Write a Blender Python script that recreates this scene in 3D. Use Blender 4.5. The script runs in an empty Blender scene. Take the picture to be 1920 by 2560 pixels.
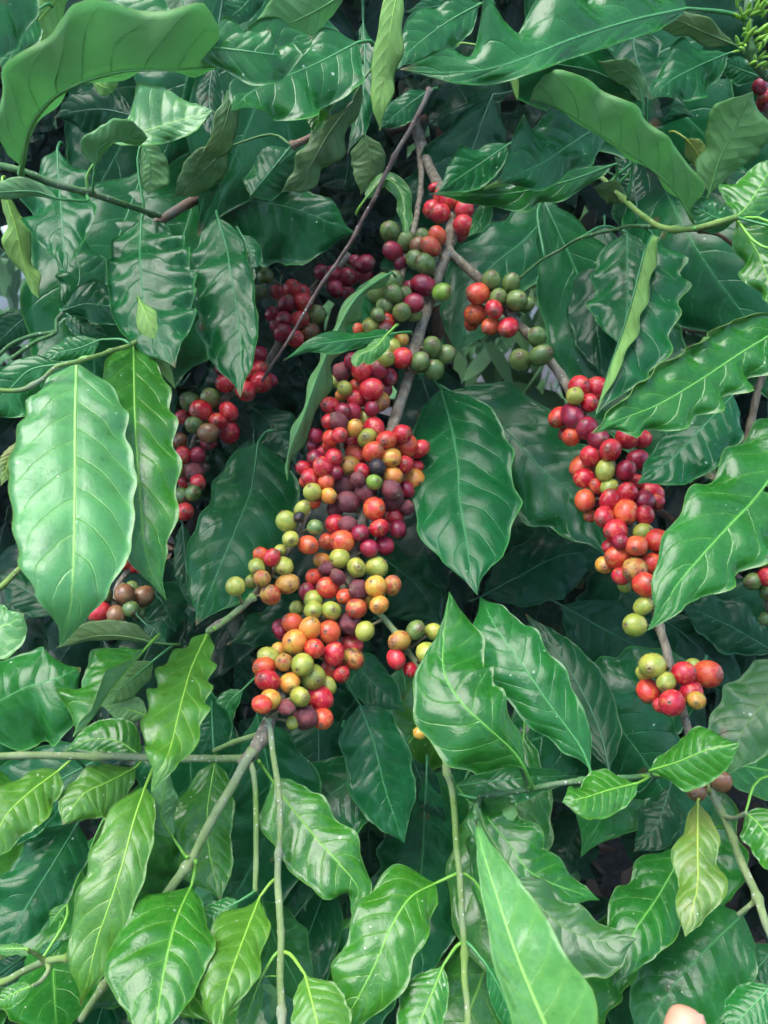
import bpy, math, random
from mathutils import Vector as V, noise as mnoise, Quaternion
random.seed(7)
SC = bpy.context.scene
COL = SC.collection
R = math.radians
# ------------------------------------------------------------------ camera
CAM_H, PITCH = 1.45, -20.0
cam_d = bpy.data.cameras.new('camera')
cam = bpy.data.objects.new('camera', cam_d); COL.objects.link(cam)
cam.location = (0, 0, CAM_H); cam.rotation_euler = (R(90 + PITCH), 0, 0)
cam_d.sensor_fit = 'HORIZONTAL'; cam_d.sensor_width = 26.0; cam_d.lens = 26.0
cam_d.clip_start = 0.02; cam_d.clip_end = 500
cam_d.dof.use_dof = True; cam_d.dof.focus_distance = 0.58; cam_d.dof.aperture_fstop = 12
SC.camera = cam
cy = SC.cycles; cy.use_adaptive_sampling = True; cy.adaptive_threshold = .03; cy.adaptive_min_samples = 12; cy.max_bounces = 5; cy.volume_bounces = 0; cy.diffuse_bounces = 3; cy.glossy_bounces = 2; cy.transmission_bounces = 3; cy.caustics_reflective = False; cy.caustics_refractive = False
# ------------------------------------------------------------------ sky, sun, exposure
SUN_EL, SUN_AZ = 72.0, 240.0      # azimuth measured from +Y clockwise: high, from the left and a little behind the camera
w = bpy.data.worlds.new('World'); SC.world = w; w.use_nodes = True
nt = w.node_tree; bg = nt.nodes['Background']
sky = nt.nodes.new('ShaderNodeTexSky'); sky.sky_type = 'NISHITA'; sky.sun_disc = False
sky.sun_elevation = R(SUN_EL); sky.sun_rotation = R(SUN_AZ); sky.air_density = 1.0; sky.dust_density = 1.2; sky.ozone_density = 1.0
nt.links.new(sky.outputs[0], bg.inputs[0]); bg.inputs[1].default_value = 0.15
sl = bpy.data.lights.new('sun', 'SUN'); sl.energy = 1.4; sl.angle = R(45); sl.color = (1, .97, .92)
so = bpy.data.objects.new('sun', sl); COL.objects.link(so)
sd = V((math.sin(R(SUN_AZ)) * math.cos(R(SUN_EL)), math.cos(R(SUN_AZ)) * math.cos(R(SUN_EL)), math.sin(R(SUN_EL))))
so.rotation_euler = (-sd).to_track_quat('-Z', 'Y').to_euler(); so.location = (0, -2, 5)
SC.view_settings.view_transform = 'Standard'; SC.view_settings.look = 'None'
SC.view_settings.exposure = 2.15; SC.view_settings.gamma = 1.0
# ------------------------------------------------------------------ pixel -> world
C0 = V((0, 0, CAM_H)); FW = V((0, math.cos(R(PITCH)), math.sin(R(PITCH)))); RT = V((1, 0, 0)); UP = V((0, -math.sin(R(PITCH)), math.cos(R(PITCH))))
TILE = dict(A=(0, 0), B=(600, 0), C=(1220, 0), D=(0, 600), E=(600, 600), F=(1220, 600), G=(0, 1200), H=(600, 1200), I=(1220, 1200), J=(0, 1860), K=(600, 1860), L=(1220, 1860))
ZS = 2.37
def src(t, x, y): return (TILE[t][0] + x / ZS, TILE[t][1] + y / ZS)
def at(x, y, d): return C0 + d * (FW + (x - 960) / 1920 * RT - (y - 1280) / 1920 * UP)
def parse(s):
    out = []; t = None; q = []
    for k in s.split():
        if k in TILE: t = k; continue
        q.append(float(k))
        if len(q) == 2: out.append(src(t, *q)); q = []
    return out
def lerp(a, b, t): return a + (b - a) * t
def interp(tab, t):
    for (a, va), (b, vb) in zip(tab, tab[1:]):
        if t <= b:
            f = (t - a) / (b - a) if b > a else 0
            f = f * f * (3 - 2 * f) * .5 + f * .5
            return va + (vb - va) * f
    return tab[-1][1]
def catmull(P, n):
    """resample a list of Vectors by arc length to n+1 points"""
    Q = [P[0] * 2 - P[1]] + P + [P[-1] * 2 - P[-2]]
    D = []
    for i in range(1, len(Q) - 2):
        p0, p1, p2, p3 = Q[i - 1], Q[i], Q[i + 1], Q[i + 2]
        for k in range(24):
            t = k / 24
            D.append(.5 * ((2 * p1) + (p2 - p0) * t + (2 * p0 - 5 * p1 + 4 * p2 - p3) * t * t + (3 * p1 - p0 - 3 * p2 + p3) * t ** 3))
    D.append(P[-1])
    L = [0]
    for a, b in zip(D, D[1:]): L.append(L[-1] + (b - a).length)
    out = []; j = 0
    for i in range(n + 1):
        s = L[-1] * i / n
        while j < len(D) - 2 and L[j + 1] < s: j += 1
        f = (s - L[j]) / max(1e-9, L[j + 1] - L[j])
        out.append(D[j].lerp(D[j + 1], min(1, max(0, f))))
    return out, L[-1]
# ------------------------------------------------------------------ mesh helpers
def mesh(name, verts, faces, mats, fm=None, uvs=None, smooth=True):
    m = bpy.data.meshes.new(name); m.from_pydata([tuple(v) for v in verts], [], faces)
    for x in mats: m.materials.append(x)
    if fm: m.polygons.foreach_set('material_index', fm)
    if smooth: m.polygons.foreach_set('use_smooth', [True] * len(m.polygons))
    if uvs:
        ul = m.uv_layers.new(name='UVMap')
        ul.data.foreach_set('uv', [c for l in m.loops for c in uvs[l.vertex_index]])
    m.update(); return m
def link(name, data, parent=None, loc=(0, 0, 0)):
    o = bpy.data.objects.new(name, data); COL.objects.link(o); o.parent = parent; o.location = loc; return o
def wpos(o):
    p = V(o.location)
    while o.parent: o = o.parent; p = p + V(o.location)
    return p
def place(name, verts, faces, mats, parent=None, origin=None, **k):
    """verts in world space; object origin at 'origin'; parents are never rotated"""
    o0 = V(origin) if origin is not None else V((0, 0, 0))
    m = mesh(name, [v - o0 for v in verts], faces, mats, **k)
    return link(name, m, parent, o0 - (wpos(parent) if parent else V((0, 0, 0))))
def tube(P, rad, sides=8, cap=True):
    vs, fs = [], []; n = len(P); ref = None
    for i, p in enumerate(P):
        T = (P[min(i + 1, n - 1)] - P[max(i - 1, 0)]).normalized()
        if ref is None: ref = T.orthogonal().normalized()
        ref = (ref - T * ref.dot(T)).normalized(); b = T.cross(ref)
        r = rad[i] if isinstance(rad, (list, tuple)) else rad
        for k in range(sides):
            a = 2 * math.pi * k / sides
            vs.append(p + (ref * math.cos(a) + b * math.sin(a)) * r)
    for i in range(n - 1):
        for k in range(sides):
            k2 = (k + 1) % sides
            fs.append((i * sides + k, i * sides + k2, (i + 1) * sides + k2, (i + 1) * sides + k))
    if cap: fs.append(tuple(range(sides))[::-1]); fs.append(tuple((n - 1) * sides + k for k in range(sides)))
    return vs, fs
# ------------------------------------------------------------------ materials
class NT:
    def __init__(s, name):
        s.m = bpy.data.materials.new(name); s.m.use_nodes = True; s.t = s.m.node_tree; s.t.nodes.clear()
        s.out = s.n('ShaderNodeOutputMaterial')
    def n(s, typ, **k):
        x = s.t.nodes.new(typ)
        for a, b in k.items(): setattr(x, a, b)
        return x
    def L(s, a, b): s.t.links.new(a, b)
    def math(s, op, a, b=None, c=None, clamp=False):
        x = s.n('ShaderNodeMath', operation=op, use_clamp=clamp)
        for i, v in enumerate((a, b, c)):
            if v is None: continue
            if isinstance(v, (int, float)): x.inputs[i].default_value = v
            else: s.L(v, x.inputs[i])
        return x.outputs[0]
    def mix(s, f, a, b, mode='MIX'):
        x = s.n('ShaderNodeMix', data_type='RGBA', blend_type=mode)
        for sock, v in ((x.inputs[0], f), (x.inputs[6], a), (x.inputs[7], b)):
            if isinstance(v, (int, float)): sock.default_value = v
            elif isinstance(v, tuple): sock.default_value = (*v, 1) if len(v) == 3 else v
            else: s.L(v, sock)
        return x.outputs[2]
    def noise(s, vec, scale, detail=2, rough=.5, dim='3D'):
        x = s.n('ShaderNodeTexNoise', noise_dimensions=dim); x.inputs['Scale'].default_value = scale; x.inputs['Detail'].default_value = detail; x.inputs['Roughness'].default_value = rough
        if vec is not None: s.L(vec, x.inputs['Vector'])
        return x.outputs['Fac']
    def ramp(s, f, lo, hi):
        x = s.n('ShaderNodeMapRange', clamp=True); x.inputs[1].default_value = lo; x.inputs[2].default_value = hi
        s.L(f, x.inputs[0]); return x.outputs[0]
def col(c, k): return tuple(min(1, x * k) for x in c)
NV = 9.0
def leaf_mat(name, base, vein, edge, under=False, rough=.34, spec=.5, trans=.25, speck=.0, blotch=None, bl_amt=0, va=.3):
    s = NT(name)
    uvn = s.n('ShaderNodeUVMap', uv_map='UVMap'); sep = s.n('ShaderNodeSeparateXYZ'); s.L(uvn.outputs[0], sep.inputs[0])
    t, v = sep.outputs[0], sep.outputs[1]
    sv = s.math('MULTIPLY_ADD', v, 2, -1); u = s.math('ABSOLUTE', sv)
    info = s.n('ShaderNodeObjectInfo'); rnd = info.outputs['Random']
    tc = s.n('ShaderNodeTexCoord'); oc = tc.outputs['Object']
    n1 = s.noise(oc, 22, 3, .6); n2 = s.noise(oc, 170, 2, .6)
    off = s.math('MULTIPLY', s.math('GREATER_THAN', sv, 0), .45)
    bow = s.math('ADD', s.math('MULTIPLY', u, .10), s.math('MULTIPLY', s.math('MULTIPLY', u, u), .09))
    ss = s.math('ADD', s.math('MULTIPLY_ADD', s.math('SUBTRACT', t, bow), NV, off), s.math('MULTIPLY_ADD', n1, .34, 5 - .17))
    tri = s.math('ABSOLUTE', s.math('SUBTRACT', s.math('FRACT', ss), .5))      # .5 on a vein, 0 between
    vl = s.math('MULTIPLY', s.ramp(tri, .452, .488), s.math('MULTIPLY', s.ramp(u, .97, .6), s.ramp(n2, .25, .6)))
    soft = s.ramp(tri, .2, .5)
    mid = s.ramp(u, .045, .02)
    vor = s.n('ShaderNodeTexVoronoi', feature='DISTANCE_TO_EDGE'); vor.inputs['Scale'].default_value = 240; s.L(oc, vor.inputs['Vector'])
    net = s.ramp(vor.outputs['Distance'], .12, .0)
    c = s.mix(s.ramp(n1, .3, .7), col(base, .62), col(base, 1.32))
    c = s.mix(s.math('MULTIPLY', n2, .25), c, col(base, 1.8))
    c = s.mix(s.math('MULTIPLY', rnd, .5), c, (base[0] * 1.6, base[1] * 1.1, base[2] * .7))
    c = s.mix(s.math('MULTIPLY', soft, .12), c, vein)
    c = s.mix(s.math('MULTIPLY', net, .16), c, vein)
    if blotch:
        nb = s.noise(oc, 26, 3, .55)
        c = s.mix(s.math('MULTIPLY', s.ramp(nb, .52, .68), bl_amt), c, blotch)
        c = s.mix(s.math('MULTIPLY', s.ramp(s.noise(oc, 75, 2, .5), .64, .74), bl_amt * .8), c, (.06, .028, .012))
    c = s.mix(s.math('MULTIPLY', vl, va), c, vein)
    c = s.mix(s.math('MULTIPLY', mid, .8), c, vein)
    c = s.mix(s.math('MULTIPLY', s.ramp(u, .96, .99), .65), c, edge)
    if not under:
        v3 = s.n('ShaderNodeTexVoronoi', feature='F1'); v3.inputs['Scale'].default_value = 40; s.L(oc, v3.inputs['Vector'])
        sc3 = s.n('ShaderNodeSeparateColor'); s.L(v3.outputs['Color'], sc3.inputs[0])
        scar = s.math('MULTIPLY', s.ramp(s.math('ADD', v3.outputs['Distance'], s.math('MULTIPLY', n2, .3)), .34, .22), s.math('GREATER_THAN', sc3.outputs[0], .93))
        c = s.mix(s.math('MULTIPLY', scar, .75), c, (.10, .06, .025))
        tipb = s.math('MULTIPLY', s.ramp(s.math('ADD', t, s.math('MULTIPLY_ADD', n2, .05, -.025)), .955, .99), s.math('GREATER_THAN', rnd, .55))
        c = s.mix(s.math('MULTIPLY', tipb, .75), c, (.12, .07, .025))     # browned tips on some leaves
        yel = s.math('MULTIPLY', s.math('MULTIPLY', s.ramp(n1, .5, .75), s.ramp(u, .55, 1)), s.ramp(rnd, .3, 1))
        c = s.mix(s.math('MULTIPLY', yel, .35), c, (vein[0] * 1.1, vein[1] * .9, vein[2] * .6))   # yellowing towards the margin
    if speck > 0:
        v2 = s.n('ShaderNodeTexVoronoi', feature='F1'); v2.inputs['Scale'].default_value = 300; s.L(oc, v2.inputs['Vector'])
        sp = s.n('ShaderNodeSeparateColor'); s.L(v2.outputs['Color'], sp.inputs[0])
        on = s.math('GREATER_THAN', sp.outputs[0], s.math('SUBTRACT', 1.0, s.math('MULTIPLY', s.ramp(s.noise(oc, 13, 2), .40, .72), speck)))
        size = s.math('MULTIPLY_ADD', s.math('POWER', sp.outputs[1], 4.0), .20, .15)
        dot = s.math('MULTIPLY', on, s.math('LESS_THAN', s.math('ADD', v2.outputs['Distance'], s.math('MULTIPLY_ADD', n2, .16, -.08)), size))
        c = s.mix(s.math('MULTIPLY', dot, s.math('MULTIPLY_ADD', sp.outputs[2], .6, .15)), c, (.50, .58, .42))
    b = s.n('ShaderNodeBsdfPrincipled'); s.L(c, b.inputs['Base Color'])
    rr = s.math('ADD', s.math('MULTIPLY_ADD', n1, .26, rough - .13), s.math('MULTIPLY', s.ramp(n2, .5, .68), .14))
    s.L(rr, b.inputs['Roughness']); b.inputs['Specular IOR Level'].default_value = spec
    h = s.math('SUBTRACT', s.math('MULTIPLY', n1, .22), s.math('ADD', s.math('MULTIPLY', s.math('ADD', vl, s.math('MULTIPLY', soft, .35)), .8 if not under else -.6), s.math('MULTIPLY', net, .06)))
    bp = s.n('ShaderNodeBump'); bp.inputs['Strength'].default_value = .4; bp.inputs['Distance'].default_value = .0018
    s.L(h, bp.inputs['Height']); s.L(bp.outputs[0], b.inputs['Normal'])
    tr = s.n('ShaderNodeBsdfTranslucent')
    s.L(s.mix(s.math('MULTIPLY', s.math('MAXIMUM', vl, mid), .75), s.mix(s.ramp(n1, .3, .7), (.24, .56, .24), (.34, .68, .33)), (.12, .32, .10)), tr.inputs[0])   # light that has crossed the blade
    mx = s.n('ShaderNodeMixShader'); mx.inputs[0].default_value = trans
    s.L(b.outputs[0], mx.inputs[1]); s.L(tr.outputs[0], mx.inputs[2]); s.L(mx.outputs[0], s.out.inputs[0])
    return s.m
LK = {}   # kind -> (top, under, rim, rib)
def kind(k, base, vein, ub, rough=.34, trans=.2, speck=0., blotch=None, bl=0, edge=None, spec=.5, va=.3, ut=None):
    edge = edge or (.14, .27, .05)
    top = leaf_mat('leaf_top_' + k, base, vein, edge, False, rough, spec, trans, speck, blotch, bl, va)
    und = leaf_mat('leaf_under_' + k, ub, col(ub, .62), edge, True, .45, .35, ut or trans, 0, blotch, bl * .6, .8)
    LK[k] = (top, und, plain('leaf_rim_' + k, edge, .5), plain('leaf_rib_' + k, vein, .45))
def plain(name, c, rough=.5, spec=.4, n=25, var=.3):
    s = NT(name); tc = s.n('ShaderNodeTexCoord'); b = s.n('ShaderNodeBsdfPrincipled')
    s.L(s.mix(s.noise(tc.outputs['Object'], n, 3), col(c, 1 - var), col(c, 1 + var)), b.inputs['Base Color'])
    b.inputs['Roughness'].default_value = rough; b.inputs['Specular IOR Level'].default_value = spec
    s.L(b.outputs[0], s.out.inputs[0]); return s.m
kind('D', (.0030, .066, .015), (.028, .15, .045), (.09, .23, .08), .20, .16, .05, edge=(.09, .28, .07), spec=.22, va=.5, ut=.30)
kind('M', (.0080, .096, .014), (.05, .21, .055), (.11, .27, .09), .20, .20, .08, edge=(.12, .31, .08), va=.5, spec=.32, ut=.34)
kind('B', (.018, .125, .009), (.13, .32, .035), (.15, .35, .12), .22, .24, .12, va=.6, ut=.38, spec=.42)
kind('G', (.008, .092, .009), (.08, .26, .035), (.13, .33, .10), .20, .20, .10, va=.55, ut=.36, spec=.34)   # deep clean green
kind('Y', (.040, .160, .014), (.19, .37, .04), (.20, .40, .09), .30, .28, .18, va=.6, ut=.42)
kind('X', (.062, .160, .020), (.26, .34, .045), (.18, .28, .055), .34, .26, .14, (.22, .17, .03), .6, va=.5, ut=.38)
kind('P', (.052, .205, .055), (.20, .42, .09), (.15, .35, .10), .30, .26, .16, va=.5, ut=.40)   # pale fresh leaf
kind('O', (.018, .088, .014), (.07, .16, .035), (.075, .15, .045), .34, .24, .10, va=.45, ut=.34)  # olive, old
kind('N', (.0018, .032, .010), (.014, .08, .03), (.05, .12, .05), .24, .10, .0, edge=(.03, .13, .04), spec=.12, va=.45)   # leaf deep inside, shade darkened into its base colour
kind('U', (.016, .12, .03), (.10, .28, .06), (.14, .36, .13), .28, .46, .05, va=.5, ut=.52, spec=.42)   # underside colour and translucency raised to read as backlit
kind('E', (.0030, .074, .019), (.03, .15, .045), (.22, .43, .11), .20, .34, .05, edge=(.16, .34, .08), spec=.28, va=.5, ut=.46)   # dark above, underside colour paled to look lit
kind('K', (.0014, .016, .008), (.007, .04, .016), (.02, .06, .025), .26, .10, .0, edge=(.02, .07, .03), spec=.12, va=.45)   # innermost leaves, near-black colour stands in for deep shade

def bark(name, a, b, scale=140, st=.5):
    s = NT(name); tc = s.n('ShaderNodeTexCoord'); mp = s.n('ShaderNodeMapping'); s.L(tc.outputs['Object'], mp.inputs[0]); mp.inputs['Scale'].default_value = (1, 1, .35)
    n1 = s.noise(mp.outputs[0], scale, 5, .65); n2 = s.noise(mp.outputs[0], scale * 4, 3, .6); n3 = s.noise(tc.outputs['Object'], 30, 2)
    c = s.mix(s.ramp(n1, .35, .65), a, b); c = s.mix(s.math('MULTIPLY', s.ramp(n2, .58, .72), .6), c, col(a, .35))
    c = s.mix(s.math('MULTIPLY', s.ramp(n3, .5, .72), .55), c, (.20, .21, .17))
    vf = s.n('ShaderNodeTexVoronoi', feature='F1'); vf.inputs['Scale'].default_value = 420; s.L(tc.outputs['Object'], vf.inputs['Vector']); vc = s.n('ShaderNodeSeparateColor'); s.L(vf.outputs['Color'], vc.inputs[0])
    c = s.mix(s.math('MULTIPLY', s.math('GREATER_THAN', vc.outputs[0], .88), s.math('LESS_THAN', vf.outputs['Distance'], .32)), c, (.34, .36, .30))
    p = s.n('ShaderNodeBsdfPrincipled'); s.L(c, p.inputs[0]); p.inputs['Roughness'].default_value = .8; p.inputs['Specular IOR Level'].default_value = .25
    bp = s.n('ShaderNodeBump'); bp.inputs['Strength'].default_value = st; bp.inputs['Distance'].default_value = .001; s.L(s.math('ADD', n1, s.math('MULTIPLY', n2, .5)), bp.inputs['Height']); s.L(bp.outputs[0], p.inputs['Normal'])
    s.L(p.outputs[0], s.out.inputs[0]); return s.m
ST = dict(bark=bark('bark_grey_brown', (.07, .055, .035), (.25, .21, .14), 170, .9), tan=bark('bark_tan_green', (.10, .17, .045), (.22, .27, .12), 70, .4),
          green=bark('stem_green', (.09, .17, .035), (.17, .26, .06), 60, .15), dgreen=bark('stem_dark_green', (.035, .10, .035), (.06, .15, .04), 60, .12),
          dry=bark('dry_twig', (.05, .032, .028), (.13, .09, .075), 160, .5), brown=bark('brown_wood', (.09, .05, .03), (.20, .12, .075), 120, .5))
def cherry_mat(name, a, b, c=None, camt=.0, lo=.42, hi=.60, rough=.20, spec=.5, wr=0., pole=None):
    s = NT(name); tc = s.n('ShaderNodeTexCoord'); oc = tc.outputs['Object']; info = s.n('ShaderNodeObjectInfo'); rnd = info.outputs['Random']
    off = s.n('ShaderNodeCombineXYZ'); s.L(s.math('MULTIPLY', rnd, 37), off.inputs[0]); s.L(s.math('MULTIPLY', rnd, 91), off.inputs[1])
    ad = s.n('ShaderNodeVectorMath', operation='ADD'); s.L(oc, ad.inputs[0]); s.L(off.outputs[0], ad.inputs[1]); p = ad.outputs[0]
    sp = s.n('ShaderNodeSeparateXYZ'); s.L(oc, sp.inputs[0]); z = sp.outputs[2]
    nA = s.noise(p, 1.1, 4, .6); nB = s.noise(p, 5.5, 3, .6); nC = s.noise(p, 22, 2, .5)
    x = s.mix(s.ramp(s.math('ADD', nA, s.math('MULTIPLY_ADD', rnd, .24, -.12)), lo, hi), a, b)
    if c: x = s.mix(s.math('MULTIPLY', s.ramp(s.noise(p, 1.9, 3, .65), .53, .66), camt), x, c)
    x = s.mix(s.math('MULTIPLY', s.ramp(nC, .56, .72), .30), x, col(b, 1.45))                                # fine pale flecks
    x = s.mix(s.math('MULTIPLY', s.ramp(nB, .68, .75), .28), x, (.07, .035, .02))                            # brown marks
    x = s.mix(s.math('MULTIPLY', s.ramp(s.math('ADD', z, s.math('MULTIPLY_ADD', nB, .10, -.05)), .965, 1.02), .55), x, (.13, .065, .035))  # corky ring round the navel
    x = s.mix(s.math('MULTIPLY', s.ramp(rnd, .6, 1), .25), x, col(a, .6))
    q = s.n('ShaderNodeBsdfPrincipled'); s.L(x, q.inputs[0]); q.inputs['Specular IOR Level'].default_value = spec
    s.L(s.math('MULTIPLY_ADD', nB, .28, rough - .12), q.inputs['Roughness'])
    bp = s.n('ShaderNodeBump'); bp.inputs['Strength'].default_value = .22 + wr; bp.inputs['Distance'].default_value = .0012
    s.L(s.math('ADD', nB, s.math('MULTIPLY', nC, .5)), bp.inputs['Height']); s.L(bp.outputs[0], q.inputs['Normal'])
    s.L(q.outputs[0], s.out.inputs[0]); return s.m
CM = dict(
 r=cherry_mat('cherry_red', (.40, .008, .022), (.56, .030, .040), (.56, .17, .05), .7),
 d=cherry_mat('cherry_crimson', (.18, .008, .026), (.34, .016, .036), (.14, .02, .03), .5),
 o=cherry_mat('cherry_orange', (.54, .030, .024), (.60, .10, .032), (.58, .25, .045), .6),
 y=cherry_mat('cherry_yellow', (.58, .20, .030), (.50, .36, .045), (.54, .09, .03), .75),
 l=cherry_mat('cherry_lime', (.22, .28, .038), (.38, .38, .06), (.38, .20, .05), .45),
 g=cherry_mat('cherry_green', (.075, .14, .035), (.16, .22, .055), (.20, .16, .055), .4),
 b=cherry_mat('cherry_brown', (.15, .07, .03), (.22, .12, .045), (.24, .05, .025), .6),
 w=cherry_mat('cherry_withered', (.11, .016, .024), (.22, .042, .044), (.15, .08, .06), .7, rough=.5, wr=.35),
 k=cherry_mat('cherry_black', (.010, .008, .010), (.03, .024, .028), rough=.5),
 s=cherry_mat('cherry_scorched', (.40, .04, .02), (.40, .25, .04), (.07, .032, .02), 1., rough=.4, wr=.1),
 n=cherry_mat('cherry_fresh_green', (.13, .27, .025), (.22, .34, .045), rough=.3),
)
NAVEL = plain('cherry_navel', (.12, .07, .04), .7, n=400, var=.5)
# ------------------------------------------------------------------ things
def thing(name, loc, label, cat, group=None):
    o = bpy.data.objects.new(name, None); COL.objects.link(o); o.location = loc; o.empty_display_size = .02
    o['label'] = label; o['category'] = cat
    if group: o['group'] = group
    return o
BR = {}
class Branch:
    def __init__(s, key, label, base, name='coffee_branch', cat='branch', group='coffee branches'):
        s.root = thing(name, base, label, cat, group); s.pts = []; s.cherries = []; BR[key] = s
    def stem(s, pts, d, r, mat='bark', node=.045, name='stem', sides=10, jit=.0006):
        px = parse(pts)
        if isinstance(d, (int, float)): d = [d, d]
        if len(d) == 2: d = [lerp(d[0], d[1], i / (len(px) - 1)) for i in range(len(px))]
        P, L = catmull([at(x, y, z) for (x, y), z in zip(px, d)], max(10, int(80)))
        n = len(P) - 1; rad = []
        for i in range(n + 1):
            t = i / n; rr = lerp(r[0], r[1], t) / 1000
            q = (t * L / node) % 1.0; k = math.exp(-(min(q, 1 - q) * node / .0028) ** 2) * 1.25 + .5 * math.exp(-((q - .5) * node / .0012) ** 2)
            rad.append(rr * (1 + .38 * k + .10 * mnoise.noise(P[i] * 90)))
            P[i] = P[i] + mnoise.noise_vector(P[i] * 40) * jit * 2
        vs, fs = tube(P, rad, sides)
        o = place(name, vs, fs, [ST[mat]], s.root, P[0])
        s.pts += P; return o
    def near(s, p):
        b = min(s.pts, key=lambda q: (q - p).length_squared, default=None)
        return b
PROF = {
 'n': [(0, .0), (.03, .08), (.10, .40), (.22, .78), (.36, .97), (.48, 1.0), (.6, .95), (.72, .76), (.82, .48), (.89, .24), (.94, .10), (.975, .05), (1, 0)],
 'h': [(0, 0), (.05, .3), (.15, .8), (.28, 1), (.42, .95), (.55, .65), (.65, .35), (.75, .14), (.85, .05), (1, 0)],
 'w': [(0, .0), (.02, .18), (.07, .55), (.16, .85), (.30, .98), (.45, 1.0), (.62, .96), (.75, .81), (.85, .53), (.915, .25), (.95, .11), (.98, .05), (1, 0)],   # full base
 't': [(0, .0), (.03, .10), (.12, .45), (.3, .85), (.5, 1.0), (.66, .98), (.78, .82), (.88, .50), (.94, .22), (.975, .08), (1, 0)],       # full tip
 'b': [(0, .0), (.04, .25), (.15, .62), (.35, .85), (.6, 1.0), (.8, 1.0), (.93, .95), (.98, .7), (1, .3)],     # blunt, folded away at the end
 's': [(0, .0), (.05, .45), (.2, .85), (.4, 1.0), (.6, .98), (.8, .75), (.93, .35), (1, 0)],                  # strip
 'p': [(0, .6), (.1, .85), (.25, 1.0), (.4, .97), (.6, .76), (.8, .40), (.93, .13), (1, 0)],                      # seen from its base, long taper
}
NL = 0
def leaf_grid(P, wA, wB, thA, thB, curlA, curlB, wave, fr, prof, side, viewpos, N, M, seed, bend, quilt=1.0, up=0, pl=.55):
    rng = random.Random(seed); ph = [rng.random() * 6.28 for _ in range(6)]
    G = []; pf = prof if isinstance(prof, tuple) else (prof, prof); s0 = V((seed * 1.37, seed * .71, 0))
    fa, fb = fr * rng.uniform(.85, 1.15), fr * rng.uniform(.85, 1.15); tw = rng.uniform(-14, 14); nz = mnoise.noise
    for i in range(N + 1):
        t = i / N; T = (P[min(i + 1, N)] - P[max(i - 1, 0)]).normalized(); vd = (P[i] - viewpos).normalized()
        A = T.cross(vd).normalized(); Nc = T.cross(A).normalized()
        tr_ = up * A.dot(UP) + tw * (t - .45) + 7 * nz(s0 + V((t * 3, 9, 0))); row = [None] * (2 * M + 1); row[M] = P[i].copy()
        for sg, W, th, cu, f, pa, pb, pr in ((1, wA, thA, curlA, fa, ph[0], ph[1], pf[0]), (-1, wB, thB, curlB, fb, ph[2], ph[3], pf[1])):
            w = interp(PROF[pr], t)
            p = P[i].copy(); ww = W * w * (1 + .10 * nz(s0 + V((t * 6, sg * 5, 3))) + .02 * nz(s0 + V((t * 22, sg * 5, 7))))
            wv = (math.sin(6.28 * f * t + pa + 1.6 * nz(s0 + V((t * 3.5, sg * 3, 1)))) * (.75 + .8 * nz(s0 + V((t * 4, sg * 7, 2)))) + .22 * nz(s0 + V((t * 13, sg, 4)))) * 1.25
            ww *= 1 + wave * pl * wv
            qa = .75 + .6 * abs(nz(s0 + V((t * 5, sg * 2, 5)))) ; bd = bend * (1 + .6 * nz(s0 + V((t * 4, sg * 4, 6))))
            for j in range(1, M + 1):
                u0, u = (j - .5) / M, j / M
                a = th - bd * .45 + bd * u0 - cu * max(0, (u0 - .55) / .45) ** 2 + tr_ * sg
                a = R(a); dr = A * (sg * math.cos(a)) - Nc * math.sin(a)
                p = p + dr * (ww / M)
                nn = Nc * math.cos(a) + A * (sg * math.sin(a))
                s = NV * (t - .10 * u - .09 * u * u) + (.45 if sg > 0 else 0)
                q = abs(math.sin(math.pi * s)) ** .42
                disp = side * .048 * quilt * qa * W * w * (q - .6) * math.sin(math.pi * min(1, u * 1.04)) ** .7
                disp += wave * W * (w * .7 + .3 * min(1, 4 * w)) * wv * u * u
                disp += .075 * W * w * nz(s0 + V((t * 7, sg * u * 1.6, 0))) * min(1, u * 2.5)
                row[M + sg * j] = p + nn * disp
        G.append(row)
    return G
def leaf_mesh(name, G, side, mats, origin, th=.00035, holes=()):
    N = len(G) - 1; W = len(G[0]); M = W // 2
    nor = []
    for i in range(N + 1):
        for j in range(W):
            a = G[min(i + 1, N)][j] - G[max(i - 1, 0)][j]; b = G[i][min(j + 1, W - 1)] - G[i][max(j - 1, 0)]
            n = a.cross(b)     # T x A-ish
            if n.length < 1e-12: n = V((0, -1, 0))
            nor.append(n.normalized())
    # orientation: at the middle, T x (from b to a) faces the camera
    vs = []; uv = []
    for s in (1, -1):
        for i in range(N + 1):
            for j in range(W):
                vs.append(G[i][j] + nor[i * W + j] * (side * s * th * .5) - origin); uv.append((i / N, j / (W - 1)))
    K = (N + 1) * W; fs = []; fm = []
    for i in range(N):
        for j in range(W - 1):
            a, b, c, d = i * W + j, i * W + j + 1, (i + 1) * W + j + 1, (i + 1) * W + j
            if any(((i + .5) / N - ht_) ** 2 / (rt * rt) + ((j + .5) / (W - 1) * 2 - 1 - hu) ** 2 / (ru * ru) < 1 for ht_, hu, rt, ru in holes): continue
            f1 = (a, d, c, b); f2 = (a, b, c, d)
            if side < 0: f1, f2 = f2, f1
            fs.append(f1); fm.append(0)
            fs.append(tuple(K + x for x in f2)); fm.append(1)
    def rim(a, b):
        fs.append((a, b, b + K, a + K)); fm.append(2)
    for i in range(N):
        rim(i * W, (i + 1) * W); rim((i + 1) * W + W - 1, i * W + W - 1)
    for j in range(W - 1): rim(j + 1, j); rim(N * W + j, N * W + j + 1)
    return mesh(name, vs, fs, mats, fm, uv)
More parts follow.
